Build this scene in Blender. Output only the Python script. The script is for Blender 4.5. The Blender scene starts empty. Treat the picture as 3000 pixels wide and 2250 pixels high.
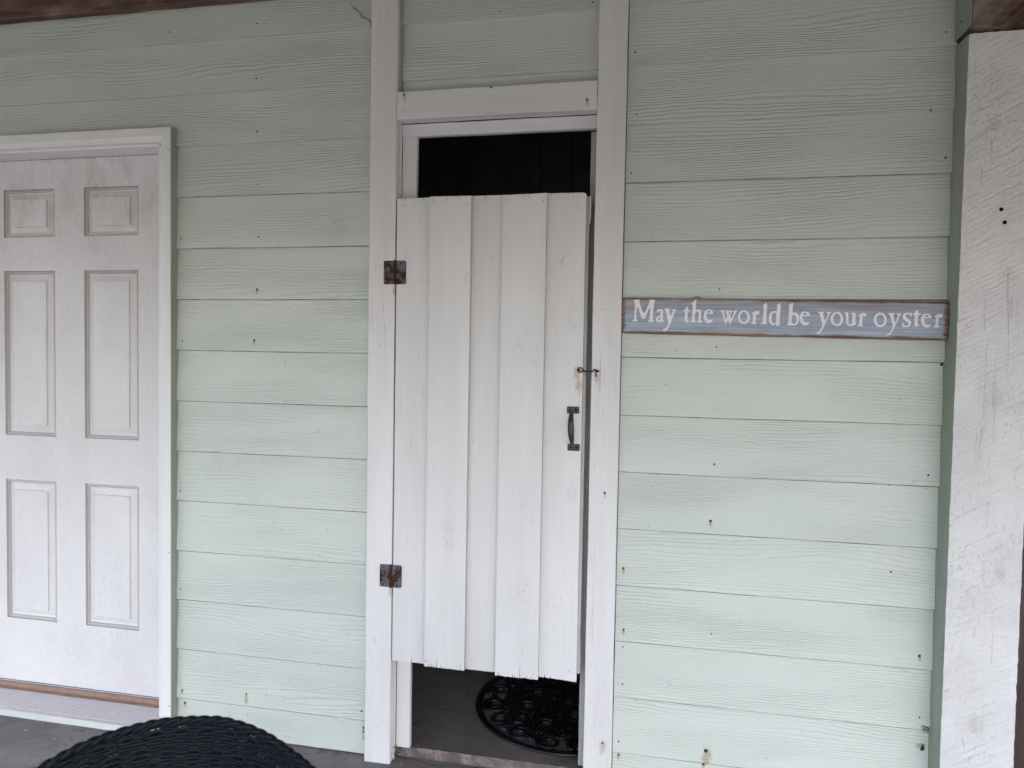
import bpy, bmesh, math, random
from mathutils import Vector, Matrix, noise as mnoise
from mathutils.geometry import tessellate_polygon

random.seed(11)
S = bpy.context.scene
COL = S.collection
R = math.radians

# ------------------------------------------------------------------ camera
cam_data = bpy.data.cameras.new('camera')
cam = bpy.data.objects.new('camera', cam_data)
COL.objects.link(cam)
S.camera = cam
cam_data.sensor_fit = 'HORIZONTAL'
cam_data.sensor_width = 36.0
cam_data.lens = 2023.99 / 3000 * 36
cam_data.clip_start = 0.05
cam_data.clip_end = 800
base = Matrix(((1, 0, 0), (0, 0, -1), (0, 1, 0)))
rot = (Matrix.Rotation(0.19335042, 3, 'Z') @ Matrix.Rotation(-0.03601568, 3, 'X') @ base @ Matrix.Rotation(0.01732248, 3, 'Z'))
cam.matrix_world = Matrix.Translation((0, -2.166, 1.363)) @ rot.to_4x4()
cam_data.dof.use_dof = True
cam_data.dof.focus_distance = 2.2
cam_data.dof.aperture_fstop = 4.5

# ------------------------------------------------------------------ light
SUN_EL, SUN_AZ = R(56), R(25)
world = bpy.data.worlds.new('World')
S.world = world
world.use_nodes = True
wn = world.node_tree
wn.nodes.clear()
wo = wn.nodes.new('ShaderNodeOutputWorld')
wb = wn.nodes.new('ShaderNodeBackground')
sky = wn.nodes.new('ShaderNodeTexSky')
sky.sky_type = 'NISHITA'
sky.sun_disc = False
sky.sun_elevation = SUN_EL
sky.sun_rotation = R(180) - SUN_AZ
sky.air_density = 1.0
sky.dust_density = 4.0
sky.ozone_density = 1.0
hs = wn.nodes.new('ShaderNodeHueSaturation')      # overcast: the blue is washed out
hs.inputs['Saturation'].default_value = 0.68
wn.links.new(sky.outputs[0], hs.inputs['Color'])
wn.links.new(hs.outputs[0], wb.inputs['Color'])
wn.links.new(wb.outputs[0], wo.inputs['Surface'])
wb.inputs['Strength'].default_value = 0.15

sun_d = bpy.data.lights.new('sun', 'SUN')
sun_d.energy = 0.6
sun_d.angle = R(20)
sun_d.color = (1.0, 0.98, 0.95)
sun = bpy.data.objects.new('sun', sun_d)
COL.objects.link(sun)
# sun stands in front of the porch, to the right
sd = Vector((math.cos(SUN_EL) * math.sin(SUN_AZ), -math.cos(SUN_EL) * math.cos(SUN_AZ), math.sin(SUN_EL)))
sun.rotation_euler = (-sd).to_track_quat('-Z', 'Y').to_euler()

S.view_settings.view_transform = 'Standard'
S.view_settings.look = 'None'
S.view_settings.exposure = 2.55
S.view_settings.gamma = 1.0
S.view_settings.use_curve_mapping = False
S.render.engine = 'CYCLES'
S.cycles.max_bounces = 10
S.cycles.diffuse_bounces = 8
S.cycles.use_denoising = True
S.cycles.sample_clamp_indirect = 6

# ------------------------------------------------------------------ materials
class NT:
    def __init__(s, name):
        s.m = bpy.data.materials.new(name)
        s.m.use_nodes = True
        s.t = s.m.node_tree
        s.t.nodes.clear()
        s.out = s.t.nodes.new('ShaderNodeOutputMaterial')
        s.b = s.t.nodes.new('ShaderNodeBsdfPrincipled')
        s.t.links.new(s.b.outputs[0], s.out.inputs['Surface'])
    def n(s, kind, **kw):
        nd = s.t.nodes.new(kind)
        for k, v in kw.items():
            setattr(nd, k, v)
        return nd
    def lk(s, a, b):
        s.t.links.new(a, b)
    def sock(s, v, inp):
        if isinstance(v, bpy.types.NodeSocket):
            s.lk(v, inp)
        else:
            inp.default_value = v
    def math(s, op, a, b=None, c=None, clamp=False):
        nd = s.n('ShaderNodeMath', operation=op, use_clamp=clamp)
        s.sock(a, nd.inputs[0])
        if b is not None: s.sock(b, nd.inputs[1])
        if c is not None: s.sock(c, nd.inputs[2])
        return nd.outputs[0]
    def vmath(s, op, a, b=None):
        nd = s.n('ShaderNodeVectorMath', operation=op)
        s.sock(a, nd.inputs[0])
        if b is not None: s.sock(b, nd.inputs[1])
        return nd.outputs['Vector'] if op not in ('LENGTH', 'DISTANCE') else nd.outputs['Value']
    def mul3(s, v, sc):
        return s.vmath('MULTIPLY', v, sc)
    def noise(s, v, scale, detail=2.0, rough=0.5, dist=0.0):
        nd = s.n('ShaderNodeTexNoise')
        s.lk(v, nd.inputs['Vector'])
        nd.inputs['Scale'].default_value = scale
        nd.inputs['Detail'].default_value = detail
        nd.inputs['Roughness'].default_value = rough
        nd.inputs['Distortion'].default_value = dist
        return nd.outputs['Fac']
    def ramp(s, v, a, b, lo=0.0, hi=1.0):
        nd = s.n('ShaderNodeMapRange', interpolation_type='SMOOTHSTEP')
        s.lk(v, nd.inputs[0])
        nd.inputs[1].default_value = a; nd.inputs[2].default_value = b
        nd.inputs[3].default_value = lo; nd.inputs[4].default_value = hi
        return nd.outputs[0]
    def mix(s, f, a, b):
        nd = s.n('ShaderNodeMix', data_type='RGBA')
        s.sock(f, nd.inputs[0])
        for v, i in ((a, 6), (b, 7)):
            if isinstance(v, bpy.types.NodeSocket): s.lk(v, nd.inputs[i])
            else: nd.inputs[i].default_value = (*v, 1) if len(v) == 3 else v
        return nd.outputs[2]
    def bump(s, h, dist, strength=1.0, prev=None):
        nd = s.n('ShaderNodeBump')
        nd.inputs['Distance'].default_value = dist
        nd.inputs['Strength'].default_value = strength
        s.lk(h, nd.inputs['Height'])
        if prev is not None: s.lk(prev, nd.inputs['Normal'])
        return nd.outputs[0]
    def coords(s, offset=True):
        tc = s.n('ShaderNodeTexCoord').outputs['Object']
        if not offset: return tc
        oi = s.n('ShaderNodeObjectInfo').outputs['Random']
        cx = s.n('ShaderNodeCombineXYZ')
        s.lk(s.math('MULTIPLY', oi, 37.0), cx.inputs[0])
        s.lk(s.math('MULTIPLY', oi, 61.0), cx.inputs[1])
        s.lk(s.math('MULTIPLY', oi, 23.0), cx.inputs[2])
        return s.vmath('ADD', tc, cx.outputs[0])
    def fin(s, col, rough=0.5, normal=None, spec=0.4, metal=0.0):
        s.sock(col if isinstance(col, bpy.types.NodeSocket) else (*col, 1), s.b.inputs['Base Color'])
        s.sock(rough, s.b.inputs['Roughness'])
        s.b.inputs['Specular IOR Level'].default_value = spec
        s.b.inputs['Metallic'].default_value = metal
        if normal is not None: s.lk(normal, s.b.inputs['Normal'])
        return s.m

def rust_mask(t, spots):
    """ragged rust runs below nails, at their own places on the wall (world metres)"""
    pos = t.n('ShaderNodeNewGeometry').outputs['Position']
    wob = t.noise(t.mul3(pos, (1, 1, .45)), 120, 3, .6)
    acc = None
    for x, z, r in spots:
        d = t.vmath('SUBTRACT', pos, (x, 0.0, z - r * 0.9))
        d = t.vmath('MULTIPLY', d, (1 / r, 0.0, 0.45 / r))
        ln = t.vmath('LENGTH', d)
        m = t.ramp(t.math('ADD', ln, t.math('MULTIPLY', t.math('SUBTRACT', wob, .5), 1.6)), 0.25, 1.15, 1.0, 0.0)
        acc = m if acc is None else t.math('MAXIMUM', acc, m)
    return acc

def mat_siding():
    t = NT('sage_siding_paint')
    p = t.coords()
    low = t.noise(t.mul3(p, (0.75, 1, 5.5)), 1.0, 2.0, .45)
    wig = t.noise(t.mul3(p, (16, 1, 60)), 1.0, 2.0, .6)
    wig2 = t.noise(t.mul3(p, (55, 1, 110)), 1.0, 1.0, .5)
    z = t.n('ShaderNodeSeparateXYZ'); t.lk(p, z.inputs[0])
    ph = t.math('MULTIPLY', z.outputs[2], 112.0)
    ph = t.math('ADD', ph, t.math('MULTIPLY', low, 17.0))
    ph = t.math('ADD', ph, t.math('MULTIPLY', wig, 1.0))
    ph = t.math('ADD', ph, t.math('MULTIPLY', wig2, .35))
    sn = t.math('SINE', t.math('MULTIPLY', ph, 6.2832))
    gro = t.math('POWER', t.math('ADD', t.math('MULTIPLY', sn, .5), .5), 3.5)
    amp = t.ramp(t.noise(t.mul3(p, (2.2, 1, 11)), 1.0, 2.0), .32, .68, .12, 1.0)
    gro = t.math('MULTIPLY', gro, amp)
    fine = t.noise(t.mul3(p, (7, 7, 190)), 1.0, 3.0, .65)
    h = t.math('SUBTRACT', t.math('MULTIPLY', fine, .4), gro)
    nrm = t.bump(h, .0019, .65)
    # paint: slightly uneven, dust caught in the grain, mildew veil here and there
    v = t.noise(t.mul3(p, (1.0, 1, 2.4)), 1.6, 4.0, .6)
    col = t.mix(t.ramp(v, .3, .7), (.55, .60, .562), (.595, .64, .60))
    col = t.mix(t.math('MULTIPLY', gro, .22), col, (.26, .29, .25))
    dirt = t.noise(t.mul3(p, (1, 1, .6)), 5.0, 8.0, .7)
    col = t.mix(t.ramp(dirt, .58, .85, 0, .3), col, (.33, .35, .29))
    sp = t.noise(t.mul3(p, (1, 1, 1)), 150.0, 2.0, .5)
    col = t.mix(t.ramp(sp, .76, .80, 0, .55), col, (.10, .11, .08))
    rm = rust_mask(t, [(x, z_, .0062) for x, z_ in RUST_NAILS] + [(.2064, .160, .017), (-1.3568, .158, .009)])
    col = t.mix(t.math('MULTIPLY', rm, .6), col, (.30, .17, .05))
    return t.fin(col, .52, nrm, .35)

def mat_white(name, c0=(.66, .65, .66), c1=(.74, .73, .745), vertical=True, grain=.5, grime=.35, rust=None, rough=.5, scuffs=(), dirtcol=(.30, .29, .27)):
    t = NT(name)
    p = t.coords()
    st = (9, 9, .8) if vertical else (.8, 9, 9)
    v = t.noise(t.mul3(p, st), 1.0, 4.0, .6)
    col = t.mix(t.ramp(v, .3, .7), c0, c1)
    # bare grain showing through thin paint, in patches
    st2 = (110, 110, 5) if vertical else (5, 110, 110)
    g = t.noise(t.mul3(p, st2), 1.0, 5.0, .7)
    patch = t.ramp(t.noise(t.mul3(p, (4, 4, 1.6) if vertical else (1.6, 4, 4)), 1.0, 4.0, .6), .48, .72)
    col = t.mix(t.math('MULTIPLY', t.math('MULTIPLY', t.ramp(g, .55, .72), patch), grime), col, dirtcol)
    ln = t.noise(t.mul3(p, (260, 260, 14) if vertical else (14, 260, 260)), 1.0, 3.0, .6)
    col = t.mix(t.ramp(ln, .70, .76, 0, .55), col, (.27, .26, .24))
    sp = t.noise(p, 170.0, 2.0, .5)
    col = t.mix(t.ramp(sp, .755, .80, 0, .6), col, (.16, .14, .12))
    # scuffs: short pale-grey scrapes running any way
    sc = t.noise(t.mul3(p, (34, 34, 11)), 1.0, 5.0, .75, 2.2)
    scm = t.ramp(t.noise(p, 5.5, 3.0, .6), .56, .70)
    col = t.mix(t.math('MULTIPLY', t.math('MULTIPLY', t.ramp(sc, .56, .66), scm), grime * .75), col, dirtcol)
    if scuffs:
        pos = t.n('ShaderNodeNewGeometry').outputs['Position']
        cr = t.noise(t.mul3(pos, (95, 95, 60)), 1.0, 6.0, .8, 1.5)
        for x, z, r_ in scuffs:
            d = t.vmath('LENGTH', t.vmath('MULTIPLY', t.vmath('SUBTRACT', pos, (x, 0, z)), (1 / r_, 0, .6 / r_)))
            m = t.math('MULTIPLY', t.ramp(d, .2, 1.0, 1.0, 0.0), t.ramp(cr, .49, .60))
            col = t.mix(t.math('MULTIPLY', m, .36), col, (.36, .35, .33))
    if rust:
        col = t.mix(t.math('MULTIPLY', rust_mask(t, rust), .5), col, (.36, .19, .07))
    h = t.math('ADD', t.math('MULTIPLY', g, .6), t.math('MULTIPLY', ln, .5))
    nrm = t.bump(h, .0012 * grain * 2, .6)
    return t.fin(col, rough, nrm, .35)

def mat_sawn():
    """big rough-sawn post: slanting blade marks, fuzz, knots, drying cracks under white paint"""
    t = NT('rough_sawn_white_paint')
    p = t.coords(False)
    x = t.n('ShaderNodeSeparateXYZ'); t.lk(p, x.inputs[0])
    wob = t.noise(t.mul3(p, (6, 6, 6)), 1.0, 3.0, .6)
    sl = t.math('ADD', t.math('MULTIPLY', x.outputs[2], 62.0), t.math('MULTIPLY', x.outputs[0], -34.0))
    sl = t.math('ADD', sl, t.math('MULTIPLY', wob, 5.0))
    saw = t.math('ADD', t.math('MULTIPLY', t.math('SINE', t.math('MULTIPLY', sl, 6.2832)), .5), .5)
    fuzz = t.noise(t.mul3(p, (230, 230, 90)), 1.0, 6.0, .75)
    pits = t.noise(t.mul3(p, (130, 130, 60)), 1.0, 4.0, .7)
    cracks = t.noise(t.mul3(p, (48, 48, 1.3)), 1.0, 2.0, .5)
    ck = t.ramp(t.math('ABSOLUTE', t.math('SUBTRACT', cracks, .5)), .0, .006, 1.0, 0.0)
    ckp = t.ramp(t.noise(t.mul3(p, (9, 9, 3)), 1.0, 2.0), .52, .62)
    ck = t.math('MULTIPLY', t.math('MULTIPLY', ck, ckp), .4)
    col = t.mix(t.ramp(wob, .3, .7), (.70, .69, .70), (.77, .765, .775))
    mask = t.ramp(t.noise(t.mul3(p, (7, 7, 4)), 1.0, 3.0), .42, .68)
    col = t.mix(t.math('MULTIPLY', t.ramp(pits, .53, .66), t.math('MULTIPLY_ADD', mask, .42, .12)), col, (.38, .36, .34))
    col = t.mix(t.math('MULTIPLY', ck, .75), col, (.22, .20, .18))
    sawa = t.ramp(t.noise(t.mul3(p, (5, 5, 9)), 1.0, 3.0, .6), .35, .65, .15, 1.0)
    streak = t.n('ShaderNodeVectorRotate', rotation_type='Y_AXIS'); t.lk(p, streak.inputs[0]); streak.inputs['Angle'].default_value = R(29)
    stn = t.noise(t.mul3(streak.outputs[0], (7, 7, 170)), 1.0, 4.0, .7)
    col = t.mix(t.math('MULTIPLY', t.ramp(stn, .52, .72), t.math('MULTIPLY_ADD', mask, .32, .2)), col, (.40, .385, .37))
    h = t.math('ADD', t.math('MULTIPLY', t.math('MULTIPLY', saw, sawa), .30), t.math('ADD', t.math('MULTIPLY', fuzz, .55), t.math('MULTIPLY', stn, 1.6)))
    # knots at their own places
    for kx, kz, kr in ((.925, 1.28, .045), (.915, .37, .030), (.900, 2.02, .022), (.96, .80, .02), (.95, 1.62, .018)):
        d = t.vmath('LENGTH', t.vmath('MULTIPLY', t.vmath('SUBTRACT', p, (kx, -.07, kz)), (1 / kr, 0, .8 / kr)))
        d = t.math('ADD', d, t.math('MULTIPLY', t.math('SUBTRACT', pits, .5), .9))
        ring = t.math('SINE', t.math('ADD', t.math('MULTIPLY', d, 17.0), t.math('MULTIPLY', wob, 14.0)))
        fall = t.ramp(d, .25, 1.15, 1.0, 0.0)
        h = t.math('ADD', h, t.math('MULTIPLY', t.math('MULTIPLY', ring, fall), .35))
        col = t.mix(t.math('MULTIPLY', t.math('MULTIPLY', t.ramp(ring, .2, .95), fall), .16), col, (.48, .44, .36))
    h = t.math('SUBTRACT', h, t.math('MULTIPLY', ck, 1.5))
    nrm = t.bump(h, .0045, .8)
    return t.fin(col, .75, nrm, .2)

def mat_green_trim(name='sage_edge_paint'):
    t = NT(name)
    p = t.coords()
    v = t.noise(t.mul3(p, (8, 8, 2)), 1.0, 5.0, .6)
    col = t.mix(t.ramp(v, .3, .75), (.27, .305, .25), (.35, .39, .325))
    sp = t.noise(t.mul3(p, (60, 60, 30)), 1.0, 4.0, .7)
    col = t.mix(t.ramp(sp, .60, .75, 0, .6), col, (.20, .22, .17))
    return t.fin(col, .6, t.bump(sp, .001, .5), .3)

def mat_brown_wood(name, a, b, c, axis='x', scale=1.0, overspray=0.0, bump=.002):
    t = NT(name)
    p = t.coords()
    st = {'x': (1.2, 14, 14), 'z': (14, 14, 1.2), 'd': (14, 14, 9)}[axis]
    if axis == 'd':
        rt = t.n('ShaderNodeVectorRotate', rotation_type='Y_AXIS'); t.lk(p, rt.inputs[0]); rt.inputs['Angle'].default_value = R(47)
        p = rt.outputs[0]; st = (3.5, 12, 26)
    v = t.noise(t.mul3(p, tuple(k * scale for k in st)), 1.0, 5.0, .65, .6)
    f = t.noise(t.mul3(p, tuple(k * scale * 6 for k in st)), 1.0, 4.0, .7)
    col = t.mix(t.ramp(v, .34, .66), a, b)
    col = t.mix(t.ramp(f, .52, .72, 0, .7), col, c)
    if overspray:
        o = t.noise(t.mul3(p, (5, 12, 12)), 1.0, 4.0, .6)
        col = t.mix(t.ramp(o, .5, .75, 0, overspray), col, (.38, .34, .31))
    return t.fin(col, .75, t.bump(t.math('ADD', v, t.math('MULTIPLY', f, .4)), bump, .8), .25)

def mat_doorskin():
    t = NT('white_door_skin')
    p = t.coords()
    v = t.noise(t.mul3(p, (3, 3, 2)), 1.0, 5.0, .65)
    col = t.mix(t.ramp(v, .3, .7), (.655, .64, .655), (.735, .725, .735))
    br = t.noise(t.mul3(p, (150, 150, 60)), 1.0, 5.0, .75)
    br2 = t.noise(t.mul3(p, (30, 30, 170)), 1.0, 3.0, .6)
    m = t.ramp(t.noise(t.mul3(p, (3.2, 3, 1.7)), 1.3, 5.0, .7), .42, .72)
    col = t.mix(t.math('MULTIPLY', t.ramp(br, .42, .72), t.math('MULTIPLY_ADD', m, .26, .10)), col, (.36, .345, .335))
    col = t.mix(t.ramp(br2, .62, .76, 0, .16), col, (.42, .41, .40))
    # handled, smudged paint: more grime up near the head and along the stile
    pos = t.n('ShaderNodeNewGeometry').outputs['Position']
    s3 = t.n('ShaderNodeSeparateXYZ'); t.lk(pos, s3.inputs[0])
    hd = t.math('MULTIPLY', t.ramp(s3.outputs[2], 1.55, 2.08), t.ramp(t.noise(t.mul3(p, (9, 9, 5)), 1.0, 6.0, .75), .42, .66))
    col = t.mix(t.math('MULTIPLY', hd, .42), col, (.34, .32, .28))
    sp = t.noise(p, 150.0, 2.0, .5)
    col = t.mix(t.ramp(sp, .76, .80, 0, .6), col, (.2, .18, .16))
    return t.fin(col, .42, t.bump(br, .0004, .5), .4)

def mat_concrete(name, a, b, dark, pale):
    t = NT(name)
    p = t.coords(False)
    v = t.noise(p, 2.2, 6.0, .65, .4)
    col = t.mix(t.ramp(v, .33, .67), a, b)
    d = t.noise(p, 9.0, 6.0, .7, .8)
    col = t.mix(t.ramp(d, .56, .70, 0, .75), col, dark)
    w = t.noise(t.vmath('ADD', t.mul3(p, (2.2, 5.5, 2)), (7, 3, 1)), 3.0, 4.0, .6, 1.2)
    col = t.mix(t.ramp(w, .66, .71, 0, .6), col, pale)
    e2 = t.noise(t.vmath('ADD', p, (3, 9, 0)), 22.0, 6.0, .75, 1.0)
    col = t.mix(t.ramp(e2, .58, .70, 0, .55), col, dark)
    e3 = t.noise(t.vmath('ADD', p, (5, 2, 0)), 30.0, 5.0, .7, .6)
    col = t.mix(t.ramp(e3, .62, .70, 0, .5), col, pale)
    f = t.noise(p, 90.0, 5.0, .7)
    col = t.mix(t.ramp(f, .45, .8, 0, .35), col, dark)
    h = t.math('ADD', t.math('MULTIPLY', d, 1.0), t.math('MULTIPLY', f, .5))
    return t.fin(col, .62, t.bump(h, .002, .6), .35)

def mat_sign():
    t = NT('weathered_blue_sign_paint')
    p = t.n('ShaderNodeTexCoord').outputs['Object']
    s3 = t.n('ShaderNodeSeparateXYZ'); t.lk(p, s3.inputs[0])
    st = t.noise(t.mul3(p, (3.0, 1, 120)), 1.0, 5.0, .7)
    big = t.noise(t.mul3(p, (5.0, 1, 14)), 1.0, 3.0, .6)
    paint = t.mix(t.ramp(st, .38, .66), (.30, .355, .46), (.44, .51, .62))
    worn = (.27, .215, .225)
    up = t.ramp(s3.outputs[2], -.01, .045, 0, .55)
    wm = t.math('ADD', up, t.math('SUBTRACT', t.math('MULTIPLY', big, 1.5), .75))
    wm = t.math('MULTIPLY', t.ramp(wm, -.1, .5), t.ramp(st, .35, .6, 1, .45))
    col = t.mix(t.math('MULTIPLY', wm, .8), paint, worn)
    # rubbed back to bare wood along the edges
    ex = t.math('SUBTRACT', .4545, t.math('ABSOLUTE', s3.outputs[0]))
    ez = t.math('SUBTRACT', .0545, t.math('ABSOLUTE', s3.outputs[2]))
    ew = t.noise(t.mul3(p, (14, 1, 90)), 1.0, 4.0, .7)
    e1 = t.ramp(t.math('ADD', ez, t.math('MULTIPLY', t.math('SUBTRACT', ew, .5), .018)), .003, .0105, 1, 0)
    e2 = t.ramp(t.math('ADD', ex, t.math('MULTIPLY', t.math('SUBTRACT', ew, .5), .03)), .004, .016, 1, 0)
    e = t.math('MAXIMUM', e1, e2)
    wood = t.mix(t.ramp(t.noise(t.mul3(p, (4, 60, 160)), 1.0, 4.0, .7), .35, .65), (.10, .055, .035), (.30, .18, .12))
    col = t.mix(e, col, wood)
    return t.fin(col, .65, t.bump(st, .0006, .5), .3)

def mat_flat(name, c, rough=.5, spec=.4, metal=0.0, var=.15, scale=40, bump=.0004):
    t = NT(name)
    p = t.coords()
    v = t.noise(p, scale, 4.0, .6)
    lo = tuple(k * (1 - var) for k in c); hi = tuple(min(1, k * (1 + var)) for k in c)
    col = t.mix(t.ramp(v, .3, .7), lo, hi)
    return t.fin(col, rough, t.bump(v, bump, .5), spec, metal)

def mat_rusty(name, steel, rustc, dark, lo, hi, scale=70):
    t = NT(name)
    p = t.coords()
    v = t.noise(p, scale, 6.0, .7)
    s = t.noise(p, 30, 3.0, .6)
    r = t.noise(p, 160, 5.0, .75)
    col = t.mix(t.ramp(v, .3, .7), steel, tuple(k * 1.6 for k in steel))
    rc = t.mix(t.ramp(r, .35, .7), dark, rustc)
    m = t.ramp(s, lo, hi)
    col = t.mix(m, col, rc)
    return t.fin(col, t.ramp(m, 0, 1, .5, .9), t.bump(t.math('ADD', r, m), .0009, .8), .35, .0)

# nail and lettering positions, metres on the wall / millimetres on the sign
PLAIN_NAILS = [(-1.6617, 2.4802), (-1.3276, 2.4835), (-1.3287, 2.3013), (-1.3254, 2.123), (-1.322, 1.9443), (-1.318, 1.766), (-1.6152, 1.7651), (-1.6104, 1.4073), (-1.6172, 0.8754), (-1.6171, 0.5219), (-1.3552, 0.0922), (-0.9261, 0.1594), (-0.486, 2.4588), (-0.1928, 2.463), (0.7994, 2.3012), (0.8108, 1.9519), (0.7672, 2.0854), (-0.0634, 1.9384), (-0.0517, 2.1158), (-0.0592, 2.3037), (0.2068, 1.5843), (0.2022, 1.4095), (0.2058, 1.0546), (0.7984, 1.0503), (0.8245, 1.3688), (0.6991, 1.0157), (0.7105, 0.762), (0.8002, 0.3422), (-0.0549, 0.4635), (-0.0538, 0.3467), (-0.0618, 0.1623), (0.1996, 0.8804), (0.2114, 0.5325)]
RUST_NAILS = [(-1.3224, 1.587), (-1.3319, 1.4118), (-1.3568, 0.1697), (-1.6103, 0.1549), (-1.6048, 0.1066), (0.1995, 0.8804), (0.7938, 0.5228), (0.2044, 0.1665), (0.199, 0.122), (-0.0591, 0.7145), (-0.0541, 0.5203), (-0.0613, 0.116)]
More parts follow.
